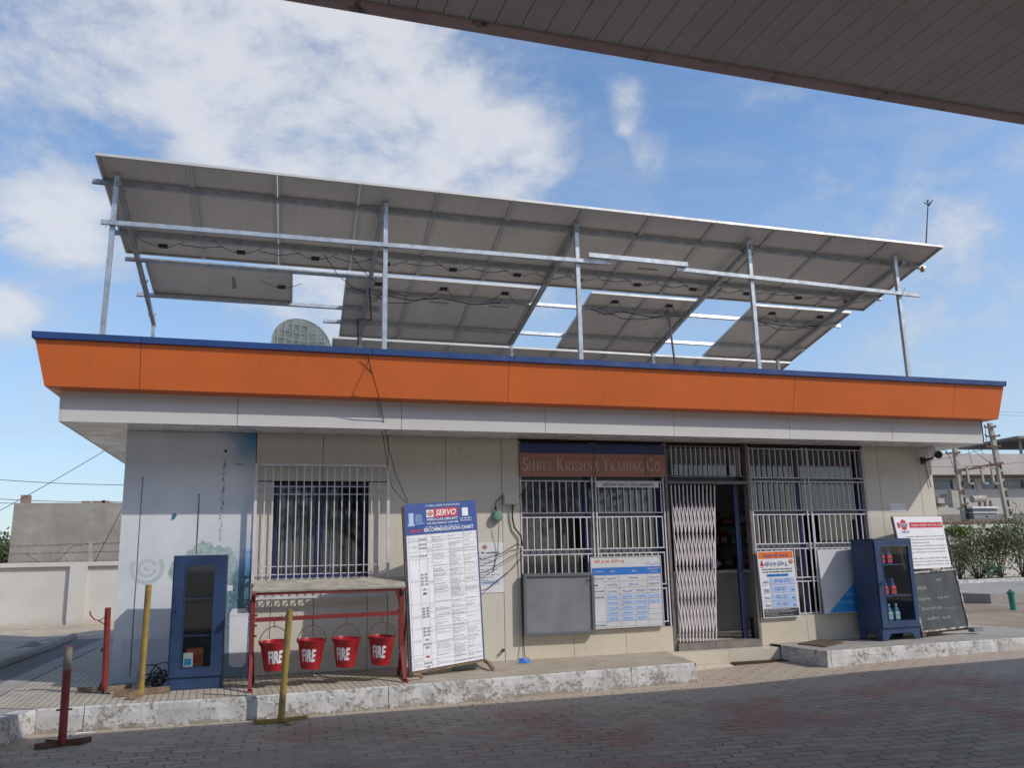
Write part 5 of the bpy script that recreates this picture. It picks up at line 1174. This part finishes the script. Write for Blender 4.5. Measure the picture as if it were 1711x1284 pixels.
c_ = at(762, 1122, 2, 0); GBX = thing('metal_box', 'grey green metal box on the floor beneath the tall lubricant chart', 'box', (c_.x, c_.y+.1, 0)); m = MB(); m.box(c_.x, c_.x+.24, c_.y+.0, c_.y+.2, .008, .15); m.box(c_.x-.04, c_.x+.26, c_.y-.012, c_.y+.21, .001, .008); m.build('box_body', 'oldtin', GBX, bevel=.004)
# ================================================================== THINGS ON THE RIGHT PLATFORM
RZ = .025
TR = frame_rot(9.383, -.531, RZ+.003, 5.1)
cabinet('display_cabinet', 'blue metal oil cabinet on cut out feet with bottles behind its glass door', TR, (9.75, -.3, RZ), .686, .40, 1.322, (.125, .60, .245, 1.225), True, (.247, .58, .99))
MT['labelred'] = flat('label_red', (.80, .06, .07), .4)
def bottle(label, u, d, h, kind, first=None):
    p = TR(u, d, h+.001)
    t_ = thing('oil_bottle', label, 'bottle', tuple(p), 'oil bottles in the right blue cabinet')
    body, lab = {'red': ('bottleblue', 'labelred'), 'blue': ('skyblueplastic', 'paleteal'), 'dark': ('bottleblue', 'bottleblue')}[kind]
    m = MB(); pr = [(.0, 0), (.042, 0), (.046, .01), (.046, .12), (.038, .155), (.018, .18), (.016, .20), (0, .20)]
    m.lathe(p, pr, 16); c = p
    for v in m.v: v.y = c.y+(v.y-c.y)*.62
    m.build('bottle_body', body, t_, smooth=True)
    m = MB(); m.lathe(p+Vector((0, 0, .19)), [(.0195, 0), (.0195, .028), (0, .028)], 12); m.build('cap', 'midblue' if kind != 'blue' else 'paleteal', t_)
    if kind != 'dark':
        m = MB(); yy = p.y-.0295; m.hexa([Vector((p.x-.034, yy-.002, p.z+.02)), Vector((p.x+.034, yy-.002, p.z+.02)), Vector((p.x+.034, yy, p.z+.02)), Vector((p.x-.034, yy, p.z+.02)), Vector((p.x-.034, yy-.002, p.z+.118)), Vector((p.x+.034, yy-.002, p.z+.118)), Vector((p.x+.034, yy, p.z+.118)), Vector((p.x-.034, yy, p.z+.118))]); m.build('label', lab, t_)
        m = MB(); bb = Board((p.x-.032, yy-.0035, p.z+.06), (1, 0, 0), (0, 0, 1), .064, .03, m); bb.rect(.006, .004, .058, .024, 0, 0); bb.rect(.012, -.02, .05, -.008, 0, 0); m.build('label_print', 'printblack' if kind == 'red' else 'printgrey', t_)
bottle('red labelled oil bottle, left one on the top shelf', .195, .07, .99, 'red'); bottle('red labelled oil bottle, right one on the top shelf', .325, .07, .99, 'red')
bottle('red labelled oil bottle, left one at the front of the middle shelf', .20, .07, .58, 'red'); bottle('red labelled oil bottle, right one at the front of the middle shelf', .34, .07, .58, 'red')
bottle('plain dark oil bottle standing between and behind the two on the middle shelf', .275, .17, .58, 'dark'); bottle('plain dark oil bottle half hidden at the left edge of the middle shelf', .15, .14, .58, 'dark')
bottle('plain dark oil bottle standing alone right on the middle shelf', .43, .22, .58, 'dark')
bottle('teal labelled oil bottle at the left edge of the bottom shelf', .145, .08, .247, 'blue'); bottle('teal labelled oil bottle in the middle of the bottom shelf', .235, .07, .247, 'blue'); bottle('teal labelled oil bottle at the right of the bottom shelf', .36, .07, .247, 'blue')
bottle('dark oil bottle behind the teal labelled ones on the bottom shelf', .30, .18, .247, 'dark')
# easel with white sign above and blackboard below
ph, be = R(10), R(5.0); P0 = Vector((10.14, -.41, .085)); wv = Vector((math.cos(ph), math.sin(ph), 0)); uv = Vector((-math.sin(ph)*math.sin(be), math.cos(ph)*math.sin(be), math.cos(be))); nn_ = wv.cross(uv)
qx = lambda x, y: (1400+x/5.584, 850+y/5.583)
BK = thing('blackboard', 'chalk smeared blackboard in a worn wooden frame leaning right of the blue oil cabinet', 'blackboard', (10.6, -.4, .05))
c00, c10, c11, c01 = [onplane(*qx(*q), P0, nn_) for q in ((782, 1162), (1228, 1112), (1090, 560), (648, 598))]
W_, H_ = 1.165, .87; b = QBoard(c00, c10, c11, c01, W_, H_); b.slab(.0, .0, W_, H_, -.012, 0, 0)
for k, (u, v, w_, t_) in enumerate(((.14, .60, .22, 'ભાવઃ'), (.10, .44, .75, 'પેટ્રોલ     ૯૬.૨૧'), (.12, .30, .9, 'ડીઝલ (૯૧.૯૬ ________'), (.2, .16, .55, 'તારીખ  ૯-૬'), (.62, .70, .15, 'શ્રી'))): b.text(t_, u, v, w_, .055, .0012, 1)
for k in range(26):
    u, v = random.uniform(.08, 1.0), random.uniform(.1, .75); b.line([(u, v), (u+random.uniform(-.05, .05), v+random.uniform(-.03, .05))], .003, .0012, 1)
b.line([(.86, .09), (.89, .075), (.93, .08)], .006, .0012, 1)
b.mb.build('slate', ['slate', 'chalk'], BK)
b2 = QBoard(c00, c10, c11, c01, W_, H_)
for r_ in ((0, 0, W_, .025), (0, H_-.028, W_, H_), (0, .025, .028, H_-.028), (W_-.03, .025, W_, H_-.028)): b2.slab(*r_, -.012, .014)
MT['peelwood'] = pbr('peeling_frame', (.14, .10, .085), .8, var=.3, sc=8, dirt=((.48, .44, .42), .47, .53, 14)); b2.mb.build('frame', 'peelwood', BK)
for c_, yo in ((at(1540, 1060, 2, .1), 0), (at(1632, 1054, 2, .07), 1)):
    m = MB()
    if yo: c_ = at(1628, 1057, 2, .05); m.bar(c_+Vector((-.07, -.02, .035)), c_+Vector((.13, .02, .035)), .09, .06)
    else: m.bar(c00+Vector((.03, -.01, -.03)), c00+Vector((.1, .25, -.035)), .05, .04)
    m.build('foot', 'greymetal' if yo else 'woodold', BK)
m = MB(); m.bar(b.P(.05, -.008, -.03), b.P(W_+.02, -.012, -.03), .03, .03); m.build('bottom_rail', 'rust', BK)
WS = thing('instruction_sign', 'white printed sign with round emblem and red heading standing above the blackboard', 'sign', tuple(c01))
d00, d10, d11, d01 = [onplane(*qx(*q), P0+nn_*.004, nn_) for q in ((630, 572), (1060, 549), (965, 75), (515, 78))]
W_, H_ = 1.16, .75; b = QBoard(d00, d10, d11, d01, W_, H_); b.slab(0, 0, W_, H_, -.02, 0, 0)
oil_logo(b, .20, .63, .075, .0015, 1, 2, 0); b.text('IndianOil', .12, .515, .17, .03, .0015, 2)
b.rect(.05, .585, .105, .665, .0015, 3); b.rect(.335, .585, 1.14, .665, .0015, 3); b.text('ગ્રાહક મિત્રોને નોંધ લેવા માટે', .37, .60, .74, .045, .003, 0)
for k, (t_, u, w_) in enumerate((('સરકારશ્રીના નિર્દેશઅનુસાર હાલમાં જે પેટ્રોલ મળીરહે', .17, .95), ('છે તેમાં ઇથેનોલ હાલમાં આવે છે. તેમજ જો આ સાથેનું પાણીથી', .13, 1.0), ('પેટ્રોલમાં મિશ્રણ હાલમાં આવે છે', .12, .6), ('ગ્રાહકોએ ધ્યાન રાખવા વિનંતી છે કે વાહનની સુરક્ષા', .12, 1.0), ('પેટ્રોલની ટાંકી સર્વિસ કરાવે પછી નળી વાપરો, આ પરિસ્થિતિ', .12, 1.01), ('તો વાહન ઊભારહી મળશે અથવા પેટ્રોલમાં', .12, 1.0), ('', 0, 0), ('આવા વાહીના ટાંકીમાં મળતાજથી પેટ્રોલમાં મિશ્રિત', .12, 1.0), ('પૂરું થઈ જાય છે અને પેટ્રોલ તથા ટાંકીનોભાગ છૂટો', .12, 1.0), ('કે જેમાં પેટ્રોલ ભેગા ટાંકીમાં નીચે રહેવા છે. આથી', .12, 1.0))):
    if t_: b.text(t_, u, .445-.045*k, w_, .026, .0015, 4)
b.mb.build('sign_face', ['white', 'printred', 'printblue', 'printred', 'printblack'], WS)
m = MB(); m.bar(b.P(0, 0, -.028), b.P(0, H_, -.028), .02, .02); m.bar(b.P(W_, 0, -.028), b.P(W_, H_, -.028), .02, .02); m.bar(b.P(.01, H_, -.028), b.P(W_, H_, -.028), .02, .02)
for u in (.2, .95): m.bar(b.P(u, .3, -.03), b.P(u, -.75, -.03), .03, .02, nn_)
m.build('sign_back_frame', 'woodold', WS)
# doormats
for nm, lab, pts, z in (('doormat', 'brown coir doormat lying on the platform left of the oil cabinet', ((1333, 1077.5), (1367.7, 1070.2), (1409.5, 1075), (1379, 1082.5)), RZ+.002), ('doormat', 'long dark rubber mat on the low step before the doorway', ((1221, 1109), (1329, 1100), (1346, 1104.8), (1228, 1113)), -.17)):
    q = [at(px, py, 2, z) for px, py in pts]; t_ = thing(nm, lab, 'doormat', tuple(sum(q, Vector())/4)); m = MB()
    q = [q[3], q[2], q[1], q[0]] 
    m.prism(q, (0, 0, .012)); m.build('mat', 'rubber', t_)
    if z < 0:
        m = MB()
        for i in range(34):
            f_ = (i+.5)/34; m.bar(q[0].lerp(q[1], f_)+Vector((0, 0, .016)), q[3].lerp(q[2], f_)+Vector((0, 0, .016)), .014, .01)
        m.build('mat_ribs', 'rubber', t_)
# ================================================================== BACKGROUND LEFT
def wires(name, label, runs, r, parent=None, mat='cable'):
    t_ = thing(name, label, 'wire', tuple(runs[0][0])); m = MB()
    for a, c_ in runs:
        a, c_ = Vector(a), Vector(c_); sag = (a-c_).length*.012; m.tube([a.lerp(c_, k/8)-Vector((0, 0, sag*4*(k/8)*(1-k/8))) for k in range(9)], r, 4)
    m.build('wire_run', mat, t_); return t_
CW = thing('compound_wall', 'whitewashed compound wall with recessed panels on the far left', 'wall', (-4, 12.1, 0))
zt = 1.40; m = MB(); y0 = 12.0
m.box(-14, 3, y0+.08, y0+.22, -.05, zt-.10); m.box(-14.1, 3.1, y0-.0, y0+.26, zt-.10, zt)
xa, xb_ = at(113, 1000, 1, y0).x, at(143, 1000, 1, y0).x
for k in range(-3, 3): m.box(xa+k*3.3, xb_+k*3.3, y0, y0+.079, -.05, zt-.10)
m.build('wall_body', 'whitewash', CW)
m = MB(); m.box(-14, 3, y0+.06, y0+.079, -.05, .08); m.build('footing', 'whitewash', CW)
pp = at(151, 905, 1, y0+.1)
BWF = thing('barbed_wire', 'rusty barbed wire on a pale concrete post above the left compound wall', 'wire', (pp.x, y0+.1, zt)); 
m = MB(); m.bar((pp.x+.03, y0+.12, zt-.02), (pp.x, y0+.12, pp.z), .07, .07, (0, 1, 0)); m.build('post', 'poleconc', BWF)
m = MB()
for za, zb_ in ((914, 908), (927, 922), (941, 937)):
    a, c_ = at(10, za, 1, y0+.1), at(200, zb_, 1, y0+.1); n = 60
    m.tube([a.lerp(c_, k/n)+Vector((0, 0, random.uniform(-.01, .01))) for k in range(n+1)], .008, 4)
    for k in range(3, n, 4): p = a.lerp(c_, k/n); m.tube([p+Vector((-.02, 0, -.035)), p+Vector((.02, 0, .035))], .005, 4)
m.tube([at(45, 927, 1, y0+.05), at(62, 938, 1, y0+.05), at(80, 946, 1, y0+.02), at(98, 936, 1, y0), at(118, 915, 1, y0), at(150, 908, 1, y0+.1)], .008, 4)
m.build('wire_strands', 'rust', BWF)
y1 = 17.0; a = at(15.5, 944, 1, y1); c_ = at(25, 841, 1, y1)
MT['brickdull'] = pbr('dull_brick', (.25, .17, .13), .9, var=.2)
HS_ = thing('cement_shed', 'bare cement rendered boxy shed rising behind the left compound wall', 'building', (0, y1, 0)); m = MB()
m.prism([(a.x-.05, y1, -.05), (5, y1, -.05), (5, y1, c_.z), (c_.x-.02, y1, c_.z)], (0, 5, 0)); m.build('wall', 'cementwall', HS_)
m = MB()
for px, w_, h_ in ((35, .24, .24), (137, .22, .07), (155, .45, .07), (171, .08, .09)):
    q = at(px, 841, 1, y1+.3); m.box(q.x, q.x+w_, y1+.2, y1+.4, c_.z, c_.z+h_)
m.build('loose_bricks', 'brickdull', HS_)
wires('power_line', 'three thin power lines crossing the sky on the far left', [(at(-40, 799, 1, 30), at(230, 811, 1, 30)), (at(-40, 832, 1, 30), at(230, 839, 1, 30)), (at(-40, 840, 1, 34), at(230, 838, 1, 34))], .016)
wires('stay_wire', 'slanting wire running up from the left skyline to the soffit', [(at(-40, 875, 1, 9), at(200, 738, 1, 9)), (at(158, 940, 1, 9), at(203, 852, 1, 9))], .008)
# leafy things
def leafcloud(m, cen, rad, n, size, up=.3, clump=5, zs=1.):
    cl_ = [Vector(cen)+Vector((random.gauss(0, .5)*rad[0], random.gauss(0, .5)*rad[1], random.gauss(0, .45)*rad[2])) for _ in range(clump)]
    for _ in range(n):
        c0 = random.choice(cl_); f_ = .38
        p = c0+Vector((random.gauss(0, f_)*rad[0], random.gauss(0, f_)*rad[1], random.gauss(0, f_)*rad[2]))
        d = Vector((random.uniform(-1, 1), random.uniform(-1, 1), random.uniform(-.4, 1)+up)).normalized(); s_ = d.orthogonal().normalized(); s_.rotate(Matrix.Rotation(random.uniform(0, 6.3), 3, d)); l = size*random.uniform(.6, 1.3)
        m.add([p, p+d*l*.5+s_*l*.22, p+d*l, p+d*l*.5-s_*l*.22], [(0, 1, 2, 3)], 0)
def shrub(name, label, base, h, w, n, size, mats, group=None, stems=9, stemh=.75):
    t_ = thing(name, label, 'shrub', base, group); B_ = Vector(base); m = MB()
    for k in range(stems):
        a = random.uniform(0, 6.3); r_ = random.uniform(.2, .9)*w*.5; tip = B_+Vector((math.cos(a)*r_, math.sin(a)*r_, h*random.uniform(.5, .95))); mid = B_.lerp(tip, .5)+Vector((random.uniform(-.1, .1)*w, random.uniform(-.1, .1)*w, .05)); m.tube([B_+Vector((random.uniform(-.1, .1), 0, -.02)), mid, tip], [.018, .012, .005], 5)
        for j in range(3): q = mid.lerp(tip, random.uniform(0, .8)); m.tube([q, q+Vector((random.uniform(-.25, .25)*w, random.uniform(-.2, .2)*w, random.uniform(.05, .3)*h))], [.007, .003], 4)
    m.build('stems', 'bark', t_)
    m = MB(); leafcloud(m, B_+Vector((0, 0, h*.62)), (w*.42, w*.36, h*.32), n, size, clump=14); m.build('foliage', mats, t_); return t_
def tree(name, label, base, h, w, n, size, mat, group=None):
    t_ = thing(name, label, 'tree', base, group); B_ = Vector(base); m = MB(); m.tube([B_-Vector((0, 0, .3)), B_+Vector((.1, 0, h*.3)), B_+Vector((0, .1, h*.62))], [.035*h, .026*h, .012*h], 8)
    for k in range(8): a = random.uniform(0, 6.3); q = B_+Vector((0, 0, h*random.uniform(.3, .5))); m.tube([q, q+Vector((math.cos(a)*w*.2, math.sin(a)*w*.2, h*.14)), q+Vector((math.cos(a)*w*.4, math.sin(a)*w*.4, h*.26))], [.012*h, .008*h, .003*h], 5)
    m.build('trunk', 'bark', t_); m = MB(); leafcloud(m, B_+Vector((0, 0, h*.66)), (w*.45, w*.45, h*.27), n, size, clump=24); m.build('crown', mat, t_); return t_
q = at(-6, 940, 1, 42); tree('far_tree', 'dusty tree at the left edge beyond the compound wall', (q.x, 42, -.3), 3.6, 4.2, 3200, .28, 'leaffar')
q = at(10, 945, 1, 60); tree('far_tree', 'low distant tree beside the cement shed at the left edge', (q.x, 60, -.3), 3.6, 5, 2500, .35, 'leafgreen')
# ================================================================== BACKGROUND RIGHT
RB = thing('factory_building', 'long pale two storey building with a band of tinted windows behind the right fence', 'building', (50, 32, 0))
Y = 32.; cz_ = lambda x, y: (1540+x/4.754, 690+y/4.754)
x0 = at(*cz_(40, 500), 1, Y).x; x1 = x0+26; zt_ = at(*cz_(62, 400), 1, Y).z; zt2 = at(*cz_(813, 285), 1, Y).z
zpar = (zt_+zt2)/2; a = at(*cz_(75, 500), 1, Y); zl1 = at(*cz_(440, 445), 1, Y).z; zw1 = at(*cz_(95, 570), 1, Y).z; zw0 = at(*cz_(95, 645), 1, Y).z; zb1 = at(*cz_(110, 815), 1, Y).z; zb0 = at(*cz_(110, 845), 1, Y).z
sl_ = (zt2-zt_)/(at(*cz_(813, 285), 1, Y).x-at(*cz_(62, 400), 1, Y).x)
# the block is turned a little : its far end comes closer
yaw_ = -.10
TT = frame_rot(x0, Y, 0, math.degrees(yaw_))
def hz_(px, py):  # height and run on the turned face
    n_ = Vector((math.sin(yaw_)*-1, math.cos(yaw_), 0)); P_ = onplane(px, py, Vector((x0, Y, 0)), n_); return (P_-Vector((x0, Y, 0))).dot(Vector((math.cos(yaw_), math.sin(yaw_), 0))), P_.z
e0, e1_ = hz_(*cz_(62, 400)), hz_(*cz_(813, 285)); print('factory top', e0, e1_)
top = (e0[1]+e1_[1])/2; g0 = hz_(*cz_(75, 505))[1]; w1_ = (hz_(*cz_(90, 572))[1]+hz_(*cz_(700, 490))[1])/2; w0_ = (hz_(*cz_(95, 645))[1]+hz_(*cz_(700, 575))[1])/2; b1_ = hz_(*cz_(110, 812))[1]
m = MB(); rbox(m, TT, 0, 30, 0, 12, -.3, w0_); rbox(m, TT, 0, 30, .25, 12, w0_, w1_); rbox(m, TT, 0, 30, 0, 12, w1_, g0-.12); rbox(m, TT, -.5, 30.5, -.9, 12, g0, top); m.build('wall', 'bldg', RB)
m = MB(); rbox(m, TT, -.4, 30, -.3, 12, g0-.12, g0); rbox(m, TT, -.1, 30, -.06, 0, b1_-.55, b1_); m.build('band', 'bldgdark', RB)
m = MB(); us = [hz_(*cz_(x, 560))[0] for x in (92, 160, 250, 330, 415, 440, 470, 560, 600, 670, 765, 813, 880, 960, 1100)]; 
for u0, u1 in ((us[0], us[2]), (us[3], us[4]), (us[5], us[8]), (us[9], us[11]), (us[11]+.3, us[13])):
    wm = MB(); k = max(1, round((u1-u0)/1.1))
    rbox(wm, TT, u0, u1, .05, .12, w0_, w0_+.07); rbox(wm, TT, u0, u1, .05, .12, w1_-.07, w1_)
    for i in range(k+1): u = u0+(u1-u0)*i/k; rbox(wm, TT, u-.035, u+.035, .05, .12, w0_+.07, w1_-.07)
    wo = wm.build('window', 'greymetal', RB); pm = MB(); rbox(pm, TT, u0, u1, .13, .15, w0_, w1_); pm.build('pane', 'winpane', wo)
    if u1-u0 > 0: rbox(m, TT, u1, u1+.5, .0, .25, w0_, w1_)
m.build('pier', 'bldg', RB)
a0, a1 = hz_(*cz_(97, 740)), hz_(*cz_(178, 668)); AC = thing('air_conditioner', 'window air conditioner in a dark frame low on the factory wall', 'air conditioner', tuple(TT(a0[0], -.2, a0[1])))
m = MB(); rbox(m, TT, a0[0], a1[0], -.05, -.001, a0[1], a1[1]); m.build('frame', 'woodold', AC); m = MB(); rbox(m, TT, a0[0]+.1, a0[0]+.55, -.3, -.05, a0[1]+.12, a1[1]-.12); m.build('casing', 'bldg', AC)
m = MB()
for i in range(3):
    for j in range(3): rbox(m, TT, a0[0]+.62+i*.2, a0[0]+.78+i*.2, -.08, -.05, a0[1]+.12+j*.2, a0[1]+.28+j*.2)
m.build('louvre', 'bldgdark', AC)
c0_, c1_ = hz_(*cz_(715, 212)), hz_(*cz_(830, 195)); RC = thing('roof_shelter', 'small flat shelter on thin posts on the factory roof at the right edge', 'shelter', tuple(TT(c0_[0], 3, top)))
m = MB(); rbox(m, TT, c0_[0], c0_[0]+8, -.5, 5, c0_[1], c0_[1]+.15); m.build('roof', 'bldgdark', RC); m = MB()
for u in (.8, 7): rbox(m, TT, c0_[0]+u-.06, c0_[0]+u+.06, .2, .32, top, c0_[1])
m.build('post', 'greymetal', RC)
# utility poles and transformer
YP = 24.
def pole(label, pb, pt, arms):
    a, c_ = at(*cz_(*pb), 1, YP), at(*cz_(*pt), 1, YP); t_ = thing('utility_pole', label, 'utility pole', (a.x, YP, 0), 'concrete poles of the transformer')
    m = MB(); a2 = a-(c_-a)*(a.z/(c_.z-a.z)); wb, wt = .40, .22; dz = Vector((0, 0, 1)); n = 9
    def rect_(p, w, d): return [p+Vector((-w/2, -d/2, 0)), p+Vector((w/2, -d/2, 0)), p+Vector((w/2, d/2, 0)), p+Vector((-w/2, d/2, 0))]
    m.add(rect_(a2, wb, .2)+rect_(c_, wt, .16), [(3, 2, 1, 0), (4, 5, 6, 7), (0, 1, 5, 4), (1, 2, 6, 5), (2, 3, 7, 6), (3, 0, 4, 7)]); m.build('pole_shaft', 'poleconc', t_)
    m = MB()
    for k in range(2, 12):     # dark slots of the pole
        f0, f1 = k/16, (k+.72)/16; p0_, p1_ = a2.lerp(c_, f0), a2.lerp(c_, f1); w = (wb+(wt-wb)*f0)*.34
        m.add([p0_+Vector((w*.1, -.105, 0)), p0_+Vector((w*1.2, -.105, 0)), p1_+Vector((w*1.2, -.103, 0)), p1_+Vector((w*.1, -.103, 0))], [(0, 1, 2, 3)])
    m.build('slot', 'seam', t_)
    for (px, py), w in arms:
        p = at(*cz_(px, py), 1, YP-.18); m = MB(); m.bar(p-Vector((w, 0, 0)), p+Vector((w, 0, .05)), .07, .08)
        for sg in (-1, 1): m.lathe(p+Vector((sg*w, 0, .03)), [(0, 0), (.045, 0), (.03, .04), (.045, .06), (.03, .10), (0, .10)], 8)
        m.build('crossarm', 'rust', t_)
    return t_
pole('left concrete pole beside the transformer', (345, 862), (262, 282), [((250, 325), .42), ((330, 735), .3), ((300, 630), .3)])
pole('right concrete pole, tallest, topped with insulators', (692, 852), (540, 82), [((545, 118), .35), ((565, 190), .45), ((570, 272), .48), ((595, 410), .4)])
TRF = thing('transformer', 'grey pole mounted transformer between the two concrete poles', 'transformer', tuple(at(*cz_(500, 845), 1, YP)))
def pbx(m, x0, y0, x1, y1, d0, d1): a, c_ = at(*cz_(x0, y1), 1, YP+d0), at(*cz_(x1, y0), 1, YP+d0); m.box(a.x, c_.x, YP+d0, YP+d1, a.z, c_.z)
m = MB(); pbx(m, 418, 765, 600, 845, -.4, .4); m.build('tank', 'greymetal', TRF); m = MB(); pbx(m, 405, 745, 615, 762, -.5, .5); pbx(m, 412, 790, 606, 798, -.46, .46); m.build('flange', 'offwhite', TRF)
m = MB(); a, c_ = at(*cz_(400, 690), 1, YP-.2), at(*cz_(500, 682), 1, YP-.2); m.tube([a, c_], .17, 14); m.build('conservator', 'poleconc', TRF, smooth=True)
for x in (463, 508, 551):
    m = MB(); p = at(*cz_(x, 745), 1, YP-.1); m.lathe(p, [(0, 0), (.10, 0), (.06, .06), (.10, .1), (.05, .16), (.09, .2), (.04, .3), (0, .34)], 10); m.build('bushing', 'bldgdark', TRF)
m = MB(); pbx(m, 252, 618, 290, 752, -.5, -.2); m.build('meter_box', 'woodgrey', TRF)
m = MB(); a, c_ = at(*cz_(265, 465), 1, YP-.15), at(*cz_(625, 405), 1, YP-.15); m.bar(a, c_, .10, .14); a, c_ = at(*cz_(150, 880), 1, YP-.3), at(*cz_(700, 865), 1, YP-.3); m.bar(a, c_, .3, .12); m.build('cross_beam', 'rust', TRF)
for x in (355, 470, 552):
    m = MB(); p = at(*cz_(x, 440), 1, YP-.25); m.bar(p, p+Vector((.05, 0, -.75)), .10, .08); m.lathe(p+Vector((.1, 0, -.8)), [(0, 0), (.07, 0), (.05, .1), (.07, .12), (.05, .22), (0, .22)], 8, axis=(1, 0, .1)); m.lathe(p+Vector((.05, 0, .0)), [(0, 0), (.07, 0), (.05, .1), (.07, .12), (.05, .22), (0, .22)], 8, axis=(1, 0, .1)); m.build('fuse_cutout', 'poleconc', TRF)
wires('power_cables', 'slack power cables running between the right poles and the factory', [(at(*cz_(60, 385), 1, YP), at(*cz_(565, 272), 1, YP)), (at(*cz_(60, 430), 1, YP+1), at(*cz_(840, 390), 1, YP+1)), (at(*cz_(100, 350), 1, YP), at(*cz_(200, 322), 1, YP)), (at(*cz_(210, 325), 1, YP), at(*cz_(270, 470), 1, YP)), (at(*cz_(370, 265), 1, YP+2), at(*cz_(560, 410), 1, YP)), (at(*cz_(365, 270), 1, YP+2), at(*cz_(400, 410), 1, YP)), (at(*cz_(455, 260), 1, YP+2), at(*cz_(490, 330), 1, YP)), (at(*cz_(410, 510), 1, YP-.3), at(*cz_(450, 640), 1, YP-.3)), (at(*cz_(505, 110), 1, YP), at(*cz_(518, 260), 1, YP)), (at(*cz_(600, 15), 1, 60), at(*cz_(900, 22), 1, 60)), (at(*cz_(600, -8), 1, 60), at(*cz_(900, -5), 1, 60))], .014)
# fence, planter, bushes
RF = thing('fence_wall', 'whitewashed compound wall behind the bushes on the right', 'wall', (28, 13, 0)); YF = 13.
zt_ = at(1640, 877, 1, YF).z; m = MB(); m.box(16, 40, YF+.06, YF+.2, -.1, zt_-.12); m.box(16, 40, YF, YF+.26, zt_-.12, zt_)
for k in range(8): m.box(17.8+k*3, 18.15+k*3, YF, YF+.059, -.1, zt_-.12)
m.build('wall_body', 'whitewash', RF)
YK = 10.2; zk = at(1650, 968, 1, YK).z; zk0 = at(1650, 979, 1, YK).z; print('planter', zk, zk0)
PLN = thing('planter', 'low whitewashed planter kerb holding the bushes on the right', 'planter', (22, YK, 0))
m = MB(); m.box(15.5, 36, YK, YK+.22, zk0-.3, zk); m.build('planter_wall', 'kerb', PLN); m = MB(); m.box(15.5, 36, YK+.221, YF, zk0-.3, zk-.05); m.build('planter_soil', 'soil', PLN)
ks = at(1660, 1010, 2, .04); yk = ks.y; zk2 = at(1660, 993, 1, yk).z; xl = at(1655, 1000, 1, yk).x; print('raised walk', yk, zk2, xl)
m = MB(); m.box(xl, 40, yk, YK, -.2, zk2); tag(m.build('raised_walk', 'concrete'), kind='structure')
m = MB(); m.box(xl-.9, xl-.01, yk+.9, YK, -.2, zk2+.05); tag(m.build('earth_bank', 'soil'), kind='structure')
p = at(1694, 1021, 2, .03); GP = thing('green_pipe', 'short green standpipe sticking out of the gravel on the right', 'pipe', tuple(p)); hgt = at(1691, 992, 1, p.y).z
m = MB(); m.tube([(p.x, p.y, 0), (p.x-.02, p.y, hgt)], .055, 12); m.build('pipe_shaft', 'pvcgreen', GP, smooth=True); m = MB(); m.lathe((p.x-.02, p.y, hgt-.02), [(.06, 0), (.072, .01), (.072, .05), (.03, .06), (.03, .09), (0, .09)], 12); m.build('cap', 'pvcgreen', GP)
BG_ = 'bushes in the planter on the right'
for i, (px, yy, h, w, n, mt, lab) in enumerate(((1598, 10.9, 1.35, 1.5, 2600, 'leafdry', 'brown green bush immediately right of the white sign'), (1630, 11.6, 1.75, 1.9, 3000, 'leafdry', 'bush with bare brown twigs behind the milkweed plant'), (1668, 11.0, 1.6, 1.9, 3200, 'leafdry', 'dense dusty bush right of the milkweed plant'), (1706, 11.4, 2.0, 2.0, 3200, 'leafgreen', 'tallest dark bush at the right edge of the planter'), (1745, 11.2, 1.8, 2.2, 2000, 'leafdry', 'bush cut by the right edge of the view'))):
    q = at(px, 930, 1, yy); shrub('bush', lab, (q.x, yy, zk-.06), h, w, n//2, .10, mt, BG_, 14)
q = at(1603, 893, 1, 10.7); m = MB(); leafcloud(m, q, (.45, .3, .16), 900, .09, clump=5); cr_ = thing('bush', 'bright green new growth on top of the bush beside the white sign', 'shrub', (q.x, 10.7, zk), BG_); m.build('foliage', 'leafgreen', cr_); m = MB(); m.tube([(q.x, 10.7, zk-.06), (q.x+.05, 10.7, q.z)], .012, 5); m.build('stems', 'bark', cr_)
q = at(1650, 962, 1, 10.5); MW = thing('milkweed_plant', 'broad leaved pale green milkweed plant at the front of the planter', 'plant', (q.x, 10.5, zk-.05)); m, ms = MB(), MB()
for k in range(15):
    a = random.uniform(0, 6.3); r_ = random.uniform(.1, .62); hh = random.uniform(.25, .55)+(.25 if k == 0 else 0)-.15*r_; tip = Vector((q.x+math.cos(a)*r_, 10.5+math.sin(a)*r_*.6, zk+hh)); b0_ = Vector((q.x+random.uniform(-.05, .05), 10.5, zk-.05)); ms.tube([b0_, b0_.lerp(tip, .6)+Vector((0, 0, .04)), tip], .012, 5)
    for j in range(9):
        p = b0_.lerp(tip, .35+.65*j/8); an = j*2.4+k; d = Vector((math.cos(an), math.sin(an), .45)).normalized(); s_ = d.cross(Vector((0, 0, 1))).normalized(); l = .17
        pts = [p, p+d*l*.3+s_*l*.26, p+d*l*.7+s_*l*.27, p+d*l, p+d*l*.7-s_*l*.27, p+d*l*.3-s_*l*.26]; m.add(pts, [(0, 1, 2, 3), (0, 3, 4, 5)])
m.build('leaves', 'leafmilk', MW); ms.build('stems', 'leafmilk', MW)
# trees across the road (seen as reflections in the shop windows)
for i, (x, y, h, lab) in enumerate(((-6, -52, 9, 'roadside tree far behind the viewpoint on the left'), (9, -46, 8, 'roadside tree far behind the viewpoint in the middle'), (24, -50, 10, 'roadside tree far behind the viewpoint on the right'))): tree('roadside_tree', lab, (x, y, -.34), h, 9, 2600, .5, 'leaffar', 'trees across the road')
